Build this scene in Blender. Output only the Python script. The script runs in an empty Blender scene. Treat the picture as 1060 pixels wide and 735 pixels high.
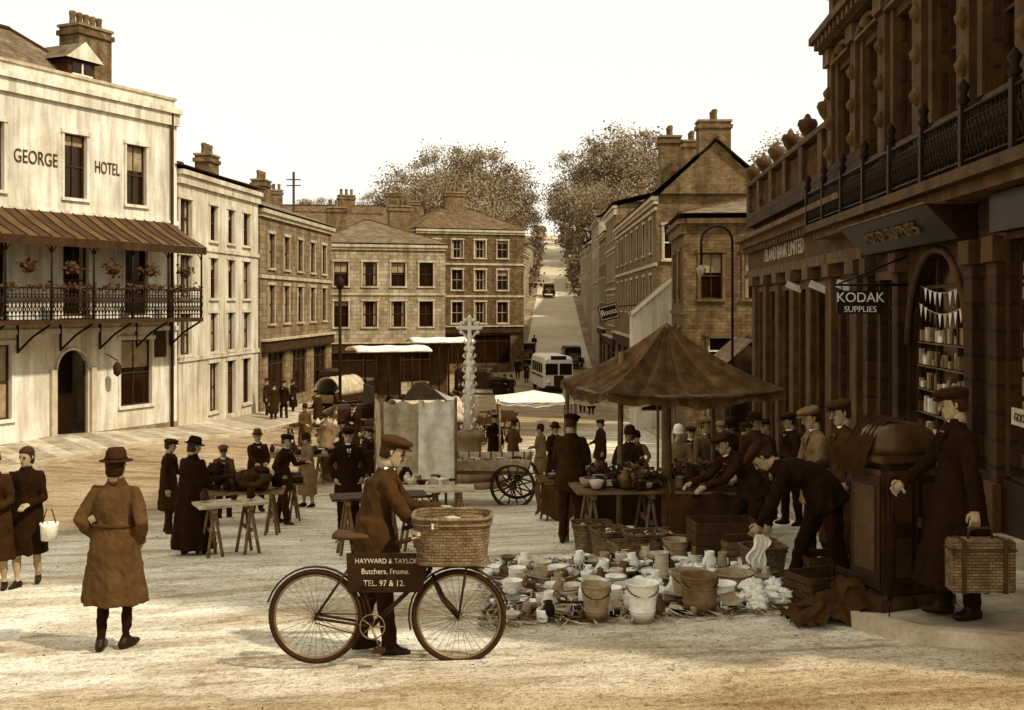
import bpy, math, random
from mathutils import Vector, Matrix, kdtree, noise
R=random.Random(11)
F=1150.0
scene=bpy.context.scene
COL=scene.collection
def bx(px,d): return (px-530)/F*d
def zx(py,d): return (315-py)*d/F
# ------------------------------------------------------------ terrain
PROF=[(-60,-2.2),(0,-2.3),(7,-2.6),(9,-2.76),(13,-3.05),(16,-3.4),(21,-4.1),(26,-4.6),(32,-5.0),(41,-5.2),(50,-5.5),(72,-6.2),(85,-6.4),(97,-5.6),(115,-3.5),(150,1),(200,7),(260,15.5),(300,18.5),(400,21),(1500,21)]
def lerp(a,b,t): return a+(b-a)*t
def interp(P,y):
    if y<=P[0][0]: return P[0][1]
    for (a,za),(b,zb) in zip(P,P[1:]):
        if y<=b: return lerp(za,zb,(y-a)/(b-a))
    return P[-1][1]
def clamp(x,a,b): return max(a,min(b,x))
def g(x,y):
    w1=clamp((30-y)/18,0,1); w2=clamp((y-28)/8,0,1)*clamp((82-y)/20,0,1)
    return interp(PROF,y)+.05*clamp(x,-12,8)*w1+.07*max(0,-clamp(x,-20,20)-4)*w2
# ------------------------------------------------------------ materials
def s2l(c): return c/12.92 if c<=.04045 else ((c+.055)/1.055)**2.4
def sep(v,s=1):
    v=clamp(v,.004,1)
    return (s2l(v**(1-.24*s)),s2l(v),s2l(v**(1+.38*s)*(1-.04*s)),1)
def mk(name,v,rough=.85,kind='plain',amt=.22,scale=2.5,bump=.3,bw=.45,rh=.15,fine=25,spec=.3,mort=None,metal=0,s=1):
    m=bpy.data.materials.new(name); m.use_nodes=True
    N=m.node_tree.nodes; L=m.node_tree.links; b=N['Principled BSDF']
    b.inputs['Roughness'].default_value=rough; b.inputs['Specular IOR Level'].default_value=spec
    b.inputs['Specular Tint'].default_value=sep(.72)
    b.inputs['Metallic'].default_value=metal
    tc=N.new('ShaderNodeTexCoord')
    def noi(sc,det,vec=None):
        n=N.new('ShaderNodeTexNoise'); n.inputs['Scale'].default_value=sc; n.inputs['Detail'].default_value=det
        n.inputs['Roughness'].default_value=.62
        L.new(vec or tc.outputs['Object'],n.inputs['Vector']); return n.outputs['Fac']
    def ramp(f,a,b2,p0=.3,p1=.7):
        r=N.new('ShaderNodeValToRGB'); r.color_ramp.elements[0].color=a; r.color_ramp.elements[1].color=b2
        r.color_ramp.elements[0].position=p0; r.color_ramp.elements[1].position=p1
        L.new(f,r.inputs[0]); return r.outputs[0]
    def mul(a,b2,fac=1.0):
        x=N.new('ShaderNodeMixRGB'); x.blend_type='MULTIPLY'; x.inputs[0].default_value=fac
        L.new(a,x.inputs[1]); L.new(b2,x.inputs[2]); return x.outputs[0]
    base=ramp(noi(scale,8),sep(v*(1-amt),s),sep(v*(1+amt),s))
    fn=noi(fine,5)
    out=mul(base,ramp(fn,(.72,.70,.66,1),(1.0,1.0,1.0,1),.3,.6),.8)
    bh=fn
    if kind in('brick','stone','tile','render','wicker'):
        sx=N.new('ShaderNodeSeparateXYZ'); L.new(tc.outputs['Object'],sx.inputs[0])
        ad=N.new('ShaderNodeMath'); ad.operation='ADD'; L.new(sx.outputs[0],ad.inputs[0]); L.new(sx.outputs[1],ad.inputs[1])
        cb=N.new('ShaderNodeCombineXYZ'); L.new(ad.outputs[0],cb.inputs[0]); L.new(sx.outputs[2],cb.inputs[1])
        if kind!='render':
            br=N.new('ShaderNodeTexBrick'); L.new(cb.outputs[0],br.inputs['Vector'])
            br.inputs['Scale'].default_value=1; br.inputs['Brick Width'].default_value=bw; br.inputs['Row Height'].default_value=rh
            br.inputs['Mortar Size'].default_value=min(bw,rh)*.09; br.inputs['Mortar Smooth'].default_value=.3
            br.inputs['Color1'].default_value=(1,1,1,1); br.inputs['Color2'].default_value=(.55,.52,.48,1)
            mo=mort if mort is not None else (.45,.43,.40,1)
            br.inputs['Mortar'].default_value=mo
            out=mul(out,br.outputs['Color'],.85)
            iv=N.new('ShaderNodeMath'); iv.operation='SUBTRACT'; iv.inputs[0].default_value=1; L.new(br.outputs['Fac'],iv.inputs[1])
            m2=N.new('ShaderNodeMath'); m2.operation='MULTIPLY_ADD'; L.new(fn,m2.inputs[0]); m2.inputs[1].default_value=.4; L.new(iv.outputs[0],m2.inputs[2])
            bh=m2.outputs[0]
        mp=N.new('ShaderNodeMapping'); mp.inputs['Scale'].default_value=(2.2,2.2,.25); L.new(tc.outputs['Object'],mp.inputs[0])
        out=mul(out,ramp(noi(1.2,6,mp.outputs[0]),(.48,.44,.38,1),(1,1,1,1),.34,.58),.8)
    L.new(out,b.inputs['Base Color'])
    bp=N.new('ShaderNodeBump'); bp.inputs['Strength'].default_value=bump; bp.inputs['Distance'].default_value=.02
    L.new(bh,bp.inputs['Height']); L.new(bp.outputs[0],b.inputs['Normal'])
    return m
def cloth(name,v,amt=.25): return mk(name,v,.95,'plain',amt,5,.5,fine=60,spec=.1)
M={}
M['render']=mk('cream_render',.82,.9,'render',.09,.8,.25)
M['render2']=mk('grey_render',.74,.9,'render',.12,.8,.25)
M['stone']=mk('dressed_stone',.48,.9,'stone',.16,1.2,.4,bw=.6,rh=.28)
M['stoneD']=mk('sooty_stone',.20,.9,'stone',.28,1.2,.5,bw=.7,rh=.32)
M['stoneL']=mk('light_stone',.60,.9,'stone',.16,1.2,.4,bw=.5,rh=.25)
M['rubble']=mk('rubble_stone',.35,.95,'brick',.3,3,.6,bw=.34,rh=.13)
M['brick']=mk('brickwork',.40,.95,'brick',.25,2,.5,bw=.24,rh=.085)
M['hazed']=mk('hazed_stone',.60,.95,'render',.2,1,.2,s=.8)  # distance haze put into the wall colour: paler, less saturated
M['hazed2']=mk('hazed_brick',.50,.95,'render',.2,1,.2,s=.8)  # same painted-in haze for the far brick fronts
M['slate']=mk('slate_roof',.40,.75,'tile',.18,1.5,.4,bw=.35,rh=.16,s=.8)
M['tile']=mk('tile_roof',.35,.85,'tile',.2,1.5,.5,bw=.3,rh=.14,s=.9)
M['trimL']=mk('pale_trim',.66,.85,'render',.1)
M['trim']=mk('stone_trim',.46,.85,'render',.15)
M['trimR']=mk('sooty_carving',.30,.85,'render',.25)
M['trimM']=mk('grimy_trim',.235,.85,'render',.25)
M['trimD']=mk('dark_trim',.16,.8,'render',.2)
M['glass']=mk('window_glass',.07,.12,'plain',.3,1,.05,spec=.5)
M['blind']=mk('window_blind',.5,.9)
M['paintW']=mk('white_paint',.84,.6,'plain',.06,3,.1)
M['paintD']=mk('dark_paint',.09,.45,'plain',.3,3,.15)
M['paintM']=mk('mid_paint',.16,.4,'plain',.3,5,.2,spec=.5)
M['iron']=mk('black_iron',.07,.6,'plain',.3,8,.2,spec=.2)
M['steel']=mk('dull_steel',.4,.4,'plain',.2,8,.1,metal=.6)
M['wood']=mk('worn_wood',.34,.85,'plain',.3,6,.4,fine=40)
M['woodD']=mk('dark_wood',.16,.7,'plain',.3,6,.4,fine=40)
M['woodL']=mk('scrubbed_wood',.62,.85,'plain',.2,6,.4,fine=40)
M['canvasD']=cloth('brown_canvas',.34,.3)
M['canvasL']=cloth('pale_canvas',.84,.12)
M['canvasM']=cloth('grey_canvas',.60,.2)
M['awning']=mk('metal_awning',.17,.7,'plain',.2,2,.2)
M['awningL']=mk('metal_awning_light',.24,.7,'plain',.2,2,.2)
M['wicker']=mk('wicker',.40,.85,'wicker',.3,9,1.0,bw=.05,rh=.022,mort=(.10,.08,.06,1))
M['china']=mk('white_china',.90,.3,'plain',.08,6,.05,spec=.5)
M['cream']=mk('cream_ware',.70,.4,'plain',.15,6,.1,spec=.5)
M['brownw']=mk('brown_ware',.25,.35,'plain',.25,6,.1,spec=.5)
M['zinc']=mk('galvanised',.50,.5,'plain',.2,9,.2,spec=.5)
M['rubber']=mk('rubber',.10,.8)
M['black']=cloth('black_wool',.075); M['dark']=cloth('dark_serge',.115); M['brown']=cloth('brown_tweed',.22,.2);M['brownD']=cloth('dark_tweed',.165,.2)
M['grey']=cloth('grey_wool',.38,.15); M['pale']=cloth('pale_cotton',.66,.1); M['white']=cloth('white_linen',.88,.06)
M['skin']=mk('skin',.54,.6,'plain',.10,14,.1,fine=30); M['hair']=mk('hair',.12,.7,'plain',.3,20,.6); M['shoe']=mk('shoe_leather',.07,.45)
M['stock']=cloth('stockings',.55,.1); M['eye']=mk('eye_dark',.05,.3); M['lip']=mk('lips',.36,.6)
M['bark']=mk('bark',.30,.9,s=.7); M['leafD']=mk('hazed_foliage_dark',.35,.9,'plain',.2,.5,.1,s=.8); M['leafL']=mk('hazed_foliage_light',.46,.9,'plain',.2,.5,.1,s=.8)  # tree colours lightened and greyed to stand in for distance haze
M['leafN']=mk('leaves_near',.18,.8,'plain',.3,5,.1)
M['pave']=mk('paving',.72,.9,'stone',.12,1.2,.4,bw=.9,rh=.6,mort=(.55,.52,.48,1))
M['kerb']=mk('kerb_stone',.62,.9,'plain',.18,2,.4)
M['road']=mk('far_road',.68,.95,'plain',.1,.2,.2)
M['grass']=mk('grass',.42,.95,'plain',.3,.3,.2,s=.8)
M['strA']=cloth('canopy_canvas',.21,.4); M['strB']=cloth('canopy_canvas_worn',.23,.4);M['strC']=cloth('canopy_canvas_faded',.27,.35)
def ground_mat():
    m=bpy.data.materials.new('worn_macadam'); m.use_nodes=True
    N=m.node_tree.nodes; L=m.node_tree.links; b=N['Principled BSDF']; b.inputs['Roughness'].default_value=.95
    b.inputs['Specular IOR Level'].default_value=.1
    tc=N.new('ShaderNodeTexCoord')
    def noi(sc,det,scale=(1,1,1),dist=0,ro=.6,rz=0):
        mp=N.new('ShaderNodeMapping'); mp.inputs['Scale'].default_value=scale; mp.inputs['Rotation'].default_value=(0,0,rz); L.new(tc.outputs['Object'],mp.inputs[0])
        n=N.new('ShaderNodeTexNoise'); n.inputs['Scale'].default_value=sc; n.inputs['Detail'].default_value=det
        n.inputs['Distortion'].default_value=dist; n.inputs['Roughness'].default_value=ro
        L.new(mp.outputs[0],n.inputs['Vector']); return n.outputs['Fac']
    def ramp(f,a,b2,p0,p1):
        r=N.new('ShaderNodeValToRGB'); r.color_ramp.elements[0].color=a; r.color_ramp.elements[1].color=b2
        r.color_ramp.elements[0].position=p0; r.color_ramp.elements[1].position=p1; L.new(f,r.inputs[0]); return r.outputs[0]
    def mix(t,a,b2,fac):
        x=N.new('ShaderNodeMixRGB'); x.blend_type=t
        if isinstance(fac,float): x.inputs[0].default_value=fac
        else: L.new(fac,x.inputs[0])
        for s,i in((a,1),(b2,2)):
            if isinstance(s,tuple): x.inputs[i].default_value=s
            else: L.new(s,x.inputs[i])
        return x.outputs[0]
    base=ramp(noi(.55,10,dist=.6),sep(.80),sep(.93),.36,.62)
    base=mix('MULTIPLY',base,ramp(noi(.9,7,(.35,1.6,1),.5),(.58,.49,.38,1),(1,1,1,1),.36,.52),.75)
    base=mix('MULTIPLY',base,ramp(noi(1.1,7,(.3,2.2,1),.6,rz=.25),(.58,.49,.38,1),(1,1,1,1),.36,.47),.6)
    base=mix('MULTIPLY',base,ramp(noi(3.2,8,(.6,1.2,1),1.2,.7),(.54,.46,.36,1),(1,1,1,1),.37,.50),.7)
    base=mix('MULTIPLY',base,ramp(noi(20,6,ro=.75),(.42,.35,.27,1),(1.04,1.03,1.0,1),.37,.52),.8)
    base=mix('MULTIPLY',base,ramp(noi(80,3),(.52,.46,.38,1),(1.03,1.02,1.0,1),.36,.53),.7)
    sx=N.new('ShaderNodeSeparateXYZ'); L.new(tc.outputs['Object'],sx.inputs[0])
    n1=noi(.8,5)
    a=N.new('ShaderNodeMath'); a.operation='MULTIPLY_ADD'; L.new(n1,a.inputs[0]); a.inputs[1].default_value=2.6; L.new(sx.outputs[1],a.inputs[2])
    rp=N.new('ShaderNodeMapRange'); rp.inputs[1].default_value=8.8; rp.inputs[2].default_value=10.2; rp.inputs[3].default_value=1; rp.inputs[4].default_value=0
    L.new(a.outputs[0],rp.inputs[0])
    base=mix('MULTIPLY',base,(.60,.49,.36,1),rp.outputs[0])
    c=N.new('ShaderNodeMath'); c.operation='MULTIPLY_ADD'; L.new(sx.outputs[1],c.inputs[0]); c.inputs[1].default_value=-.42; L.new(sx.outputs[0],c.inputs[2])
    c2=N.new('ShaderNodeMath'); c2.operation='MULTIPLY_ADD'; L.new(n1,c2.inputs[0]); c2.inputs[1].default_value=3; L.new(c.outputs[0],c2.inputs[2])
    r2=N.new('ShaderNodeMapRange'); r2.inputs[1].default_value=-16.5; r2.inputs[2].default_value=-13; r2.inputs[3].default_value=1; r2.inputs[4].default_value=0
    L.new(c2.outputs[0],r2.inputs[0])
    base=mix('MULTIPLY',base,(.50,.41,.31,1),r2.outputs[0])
    L.new(base,b.inputs['Base Color'])
    bp=N.new('ShaderNodeBump'); bp.inputs['Strength'].default_value=.8; bp.inputs['Distance'].default_value=.035
    ad=N.new('ShaderNodeMath'); ad.operation='ADD'; L.new(noi(28,6),ad.inputs[0]); L.new(noi(3,6),ad.inputs[1])
    L.new(ad.outputs[0],bp.inputs['Height']); L.new(bp.outputs[0],b.inputs['Normal'])
    return m
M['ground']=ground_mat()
# ------------------------------------------------------------ mesh builder
class MB:
    def __init__(s): s.v=[];s.f=[];s.m=[];s.sm=[];s.mats=[];s.M=None
    def mi(s,k):
        if k not in s.mats: s.mats.append(k)
        return s.mats.index(k)
    def av(s,p):
        p=Vector(p)
        if s.M is not None: p=s.M@p
        s.v.append(p); return len(s.v)-1
    def face(s,ids,k,sm=False): s.f.append(tuple(ids)); s.m.append(s.mi(k)); s.sm.append(sm)
    def poly(s,pts,k): s.face([s.av(p) for p in pts],k)
    def hexa(s,P,k):
        i=[s.av(p) for p in P]
        for q in((0,3,2,1),(4,5,6,7),(0,1,5,4),(1,2,6,5),(2,3,7,6),(3,0,4,7)): s.face([i[j] for j in q],k)
    def box(s,c,d,k,rz=0,M2=None):
        a,b,e=d[0]/2,d[1]/2,d[2]/2
        P=[Vector(p) for p in((-a,-b,-e),(a,-b,-e),(a,b,-e),(-a,b,-e),(-a,-b,e),(a,-b,e),(a,b,e),(-a,b,e))]
        Q=Matrix.Rotation(rz,3,'Z') if M2 is None else M2
        s.hexa([Q@p+Vector(c) for p in P],k)
    def fbox(s,fr,u0,u1,n0,n1,z0,z1,k):
        s.hexa([fr.p(u0,n0,z0),fr.p(u1,n0,z0),fr.p(u1,n1,z0),fr.p(u0,n1,z0),fr.p(u0,n0,z1),fr.p(u1,n0,z1),fr.p(u1,n1,z1),fr.p(u0,n1,z1)],k)
    def loft(s,rings,k,caps=True,sm=True,closed=False):
        ids=[[s.av(p) for p in r] for r in rings]; n=len(ids[0])
        pr=list(zip(ids,ids[1:]))
        if closed: pr.append((ids[-1],ids[0]))
        for a,b in pr:
            for j in range(n): s.face((a[j],a[(j+1)%n],b[(j+1)%n],b[j]),k,sm)
        if caps and not closed: s.face(ids[0][::-1],k,False); s.face(ids[-1],k,False)
    def tube(s,pts,rad,k,n=8,sx=1.0,side=None,closed=False,caps=True):
        pts=[Vector(p) for p in pts]
        if not hasattr(rad,'__len__'): rad=[rad]*len(pts)
        rings=[];prev=Vector(side) if side is not None else None
        N=len(pts)
        for i,p in enumerate(pts):
            if closed: t=(pts[(i+1)%N]-pts[i-1]).normalized()
            else: t=(pts[min(i+1,N-1)]-pts[max(i-1,0)]).normalized()
            if prev is None: prev=Vector((1,0,0)) if abs(t.x)<.8 else Vector((0,1,0))
            a=(prev-t*prev.dot(t)).normalized(); b=t.cross(a); prev=a
            r=rad[i]
            rings.append([p+a*(r*sx*math.cos(2*math.pi*j/n))+b*(r*math.sin(2*math.pi*j/n)) for j in range(n)])
        s.loft(rings,k,caps=caps,closed=closed)
    def lathe(s,c,prof,k,n=16,M2=None):
        c=Vector(c); rings=[]
        for r,z in prof:
            ring=[]
            for j in range(n):
                a=2*math.pi*j/n; p=Vector((max(r,.0005)*math.cos(a),max(r,.0005)*math.sin(a),z))
                ring.append((M2@p if M2 is not None else p)+c)
            rings.append(ring)
        s.loft(rings,k,caps=False)
    def ring(s,c,axis,Rr,r,k,n=36,kk=6):
        c=Vector(c); ax=Vector(axis).normalized(); a=ax.orthogonal().normalized(); b=ax.cross(a)
        s.tube([c+a*Rr*math.cos(2*math.pi*i/n)+b*Rr*math.sin(2*math.pi*i/n) for i in range(n)],r,k,n=kk,side=ax,closed=True)
    def build(s,name,parent=None,loc=None,rz=0,sc=1):
        me=bpy.data.meshes.new(name); me.from_pydata([tuple(v) for v in s.v],[],s.f)
        for k in s.mats: me.materials.append(M[k])
        me.polygons.foreach_set('material_index',s.m); me.polygons.foreach_set('use_smooth',s.sm); me.update()
        o=bpy.data.objects.new(name,me); COL.objects.link(o)
        if parent: o.parent=parent
        if loc is not None: o.location=loc
        o.rotation_euler=(0,0,rz); o.scale=(sc,sc,sc)
        return o
def empty(name,loc=(0,0,0),rz=0):
    e=bpy.data.objects.new(name,None); COL.objects.link(e); e.empty_display_size=.2; e.location=loc; e.rotation_euler=(0,0,rz); return e
def text(name,st,size,M4,k,parent,ext=.008,sx=1):
    c=bpy.data.curves.new(name,'FONT'); c.body=st; c.size=size; c.extrude=ext; c.align_x='CENTER'; c.align_y='CENTER'
    o=bpy.data.objects.new(name,c); COL.objects.link(o); c.materials.append(M[k]); o.parent=parent; o.matrix_local=M4@Matrix.Scale(sx,4,(1,0,0)); return o
class Fr:
    def __init__(s,O,E):
        s.O=Vector((O[0],O[1],0)); d=Vector((E[0],E[1],0))-s.O; s.L=d.length; s.U=d.normalized(); s.N=Vector((s.U.y,-s.U.x,0))
    def p(s,u,n,z): v=s.O+s.U*u+s.N*n; return Vector((v.x,v.y,z))
    def u(s,px):
        k=(px-530)/F; return (k*s.O.y-s.O.x)/(s.U.x-k*s.U.y)
    def mat(s,u,n,z):
        m=Matrix.Identity(4)
        for i in range(3): m[i][0]=s.U[i]; m[i][1]=(0,0,1)[i]; m[i][2]=s.N[i]
        m.translation=s.p(u,n,z); return m
def op(u,w,a,b,**k): d=dict(u=u,w=w,a=a,b=b); d.update(k); return d
def facade(W,G,T,fr,z0,z1,ops,wall,frame='paintW',trim='trimL',dep=.18,L=None):
    L=L or fr.L
    ops=[o for o in ops if o['u']-o['w']/2>.05 and o['u']+o['w']/2<L-.05]
    us=sorted({0,L}|{round(o['u']+s*o['w']/2,4) for o in ops for s in(-1,1)}); zs=sorted({z0,z1}|{o['a'] for o in ops}|{o['b'] for o in ops})
    for i in range(len(us)-1):
        for j in range(len(zs)-1):
            cu=(us[i]+us[i+1])/2; cz=(zs[j]+zs[j+1])/2
            if any(abs(cu-o['u'])<o['w']/2 and o['a']<cz<o['b'] for o in ops): continue
            W.poly([fr.p(us[i],0,zs[j]),fr.p(us[i+1],0,zs[j]),fr.p(us[i+1],0,zs[j+1]),fr.p(us[i],0,zs[j+1])],wall)
    for o in ops:
        u0=o['u']-o['w']/2;u1=o['u']+o['w']/2;a=o['a'];b=o['b'];kind=o.get('kind','sash'); fm=o.get('frame',frame)
        for q in(((u0,a),(u1,a)),((u1,a),(u1,b)),((u1,b),(u0,b)),((u0,b),(u0,a))):
            W.poly([fr.p(q[0][0],0,q[0][1]),fr.p(q[1][0],0,q[1][1]),fr.p(q[1][0],-dep,q[1][1]),fr.p(q[0][0],-dep,q[0][1])],wall)
        if kind=='open':
            G.poly([fr.p(u0,-dep*4,a),fr.p(u1,-dep*4,a),fr.p(u1,-dep*4,b),fr.p(u0,-dep*4,b)],'iron')  # near-black sheet stands in for the unlit inside of an open doorway
        else:
            G.poly([fr.p(u0,-dep,a),fr.p(u1,-dep,a),fr.p(u1,-dep,b),fr.p(u0,-dep,b)],'glass' if kind!='door' else 'woodD')
        n0=-dep+.004;n1=-dep+.07;t=.05
        G.fbox(fr,u0,u0+t,n0,n1,a,b,fm);G.fbox(fr,u1-t,u1,n0,n1,a,b,fm);G.fbox(fr,u0+t,u1-t,n0,n1,b-t,b,fm)
        if kind!='door':G.fbox(fr,u0+t,u1-t,n0,n1,a,a+t,fm)
        if kind=='sash':
            mz=(a+b)/2; G.fbox(fr,u0+t,u1-t,n0,n1-.01,mz-.025,mz+.025,fm)
            if o['w']>.7: G.fbox(fr,o['u']-.015,o['u']+.015,n0,n1-.03,a+t,b-t,fm)
            r=R.random()
            if r<.4:
                h=(b-a)*R.choice((.15,.25,.4)); G.poly([fr.p(u0+t,n0+.006,b-t-h),fr.p(u1-t,n0+.006,b-t-h),fr.p(u1-t,n0+.006,b-t),fr.p(u0+t,n0+.006,b-t)],'blind')
            if r>.6:
                cw=o['w']*.16
                for q0,q1 in((u0+t,u0+t+cw),(u1-t-cw,u1-t)): G.poly([fr.p(q0,n0+.003,a+t),fr.p(q1,n0+.003,a+t),fr.p(q1,n0+.003,b-t),fr.p(q0,n0+.003,b-t)],'blind')
        elif kind=='shop':
            k=max(1,int(o['w']/.9))
            for i in range(1,k):
                uu=u0+o['w']*i/k; G.fbox(fr,uu-.02,uu+.02,n0,n1-.02,a+t,b-t,fm)
            G.fbox(fr,u0+t,u1-t,n0,n1-.01,b-.55,b-.5,fm)
        elif kind=='door':
            G.fbox(fr,u0+t,u1-t,n0,n1-.02,b-.5,b-.44,fm)
            for du in(.28,.72):
                for h0,h1 in((.1,.38),(.45,.75)):
                    uu=u0+o['w']*du; G.fbox(fr,uu-.14,uu+.14,n0,n0+.03,a+(b-a)*h0,a+(b-a)*h1,fm)
        if o.get('arch'):
            r=o['w']/2; zc=b-r; pts=[(o['u']+r*math.cos(math.pi*i/12),zc+r*math.sin(math.pi*i/12)) for i in range(13)]
            for i in range(12):
                (x0,y0),(x1,y1)=pts[i],pts[i+1]
                W.poly([fr.p(x0,-.002,y0),fr.p(x0,-.002,b),fr.p(x1,-.002,b),fr.p(x1,-.002,y1)],wall)
                W.poly([fr.p(x0,-.002,y0),fr.p(x0,-dep,y0),fr.p(x1,-dep,y1),fr.p(x1,-.002,y1)],wall)
            T.tube([fr.p(x,.02,y) for x,y in pts],.06,trim,n=4)
        elif o.get('sur',True) and o['w']>.5:
            T.fbox(fr,u0-.1,u0-.001,-.03,.035,a,b,trim);T.fbox(fr,u1+.001,u1+.1,-.03,.035,a,b,trim);T.fbox(fr,u0-.14,u1+.14,-.03,.07,b+.001,b+.14,trim)
        if kind in('sash',) : T.fbox(fr,u0-.13,u1+.13,-.03,.09,a-.1,a-.001,trim)
def rows(fr_L,n,zrows,w,m=.5,**k):
    o=[]
    for a,b in zrows:
        for i in range(n): o.append(op(m+(fr_L-2*m)*(i+.5)/n,w,a,b,**k))
    return o
def roof(Rf,fr,L,D,z,rise,kind,mat,over=.25,hipi=None):
    a=over; e=[fr.p(-a,a,z),fr.p(L+a,a,z),fr.p(L+a,-D-a,z),fr.p(-a,-D-a,z)]
    hi=0 if kind=='gable' else (hipi or D/2)
    r0=fr.p((-a if kind=='gable' else hi),-D/2,z+rise); r1=fr.p((L+a if kind=='gable' else L-hi),-D/2,z+rise)
    Rf.poly([e[0],e[1],r1,r0],mat);Rf.poly([e[2],e[3],r0,r1],mat);Rf.poly(e[::-1],'trimD')
    if kind=='hip': Rf.poly([e[1],e[2],r1],mat);Rf.poly([e[3],e[0],r0],mat)
    Rf.tube([r0,r1],.09,'trimD',n=6)
    if kind=='hip':
        for p,q in((e[0],r0),(e[3],r0),(e[1],r1),(e[2],r1)): Rf.tube([p,q],.06,'trimM',n=5)
def chimney(T,fr,u,n,w,d,z0,z1,mat='brick',pots=3):
    T.fbox(fr,u-w/2,u+w/2,n-d/2,n+d/2,z0,z1,mat); T.fbox(fr,u-w/2-.08,u+w/2+.08,n-d/2-.08,n+d/2+.08,z1-.3,z1-.12,mat); T.fbox(fr,u-w/2-.06,u+w/2+.06,n-d/2-.06,n+d/2+.06,z1+.001,z1+.1,'trim')
    for i in range(pots):
        p=fr.p(u-w/2+w*(i+.5)/pots,n,z1+.1); T.lathe(p,[(.13,0),(.11,.25),(.14,.45),(.10,.5),(.08,.45)],'brick',n=8)
def building(name,O,E,D,zb,zt,ops,wall,rk='gable',rise=2.2,rmat='slate',s0=(),s1=(),frame='paintW',trim='trimL',chim=(),cornice=.3,strings=(),hipi=None,par=None,shop=None):
    par=par or empty(name); W,G,T,Rf=MB(),MB(),MB(),MB()
    fr=Fr(O,E); L=fr.L
    facade(W,G,T,fr,zb,zt,ops,wall,frame,trim)
    f0=Fr(fr.p(0,-D,0),fr.p(0,0,0)); f1=Fr(fr.p(L,0,0),fr.p(L,-D,0)); fb=Fr(fr.p(L,-D,0),fr.p(0,-D,0))
    facade(W,G,T,f0,zb,zt,list(s0),wall,frame,trim); facade(W,G,T,f1,zb,zt,list(s1),wall,frame,trim); facade(W,G,T,fb,zb,zt,[],wall)
    if rk=='gable':
        for f in(f0,f1): W.poly([f.p(0,0,zt),f.p(D,0,zt),f.p(D/2,0,zt+rise)],wall)
    if rk: roof(Rf,fr,L,D,zt+(.003 if not cornice else cornice*.5),rise,rk,rmat,hipi=hipi); Rf.build('roof',par)
    if cornice:
        T.fbox(fr,-.1,L+.1,-.1,.22,zt-.12,zt+.06,trim); T.fbox(fr,-.05,L+.05,-.1,.12,zt-cornice,zt-.125,trim)
        if rk!='gable':
            T.fbox(f0,-.1,D-.101,-.1,.2,zt-.123,zt+.063,trim); T.fbox(f1,.101,D+.1,-.1,.2,zt-.123,zt+.063,trim)
    for z in strings: T.fbox(fr,-.02,L+.02,-.05,.07,z,z+.16,trim)
    for c in chim: chimney(T,fr,*c)
    if shop:
        z0,z1,col=shop; T.fbox(fr,.15,L-.15,-.05,.22,z1,z1+.5,col); T.fbox(fr,.1,L-.1,-.05,.32,z1+.503,z1+.6,trim)
    W.build('walls',par);G.build('windows',par);T.build('trim',par)
    return par,fr
# ------------------------------------------------------------ ground, pavements, road
def flank(x,y): return clamp((abs(x-5)-10)/60,0,1)*6 if 95<y<700 else 0
def ground():
    xs=[-400,-200,-100,-60,-40,-30]+[-25+.5*i for i in range(91)]+[22,26,32,45,70,120,200,400]
    ys=[-60,-30,-15,-5,0]+[1+.5*i for i in range(140)]+[71,72,75,80,82,85,97,106,115,132,150,175,200,230,260,300,400,700,1500]
    mb=MB(); ids=[]
    for y in ys:
        row=[]
        for x in xs:
            z=g(x,y)
            if 0<y<40 and abs(x)<20: z+=.018*noise.noise(Vector((x*.9,y*.9,0)))
            z+=flank(x,y)
            row.append(mb.av((x,y,z)))
        ids.append(row)
    for j in range(len(ys)-1):
        for i in range(len(xs)-1):
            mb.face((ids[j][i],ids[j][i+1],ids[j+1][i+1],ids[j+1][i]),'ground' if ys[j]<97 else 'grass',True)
    mb.build('ground')
ground()
rd=MB(); st=[97,106,115,132,150,175,200,230,260,300,400]
def rxl(y): return interp([(97,1.0),(120,1.9),(150,3.3),(200,5.2),(260,7.5),(300,9),(400,30)],y)
def rwd(y): return interp([(97,6.0),(120,5.6),(150,5.0),(200,4.8),(260,4.6),(400,4)],y)
for a,b in zip(st,st[1:]): rd.poly([(rxl(a),a,g(0,a)+.03),(rxl(a)+rwd(a),a,g(0,a)+.03),(rxl(b)+rwd(b),b,g(0,b)+.03),(rxl(b),b,g(0,b)+.03)],'road')
rd.build('road')
for side in(0,1):
    o=MB()
    for a in range(150,300,3):
        x=rxl(a)+(-.9 if side==0 else rwd(a)+.9)
        for k in range(46):
            c=Vector((x+R.gauss(0,.7)-(0 if side else .4),a+R.uniform(-1.6,1.6),g(0,a)+R.uniform(0,2.6))); n=Vector((R.uniform(-1,1),R.uniform(-1,1),R.uniform(-1,1))).normalized(); s_=R.uniform(.2,.4); b=n.orthogonal().normalized()*s_; e=n.cross(b).normalized()*s_
            o.poly([c-b,c+e,c+b,c-e],R.choice(['leafD','leafL','leafD']))
    o.build('hedge')
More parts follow.
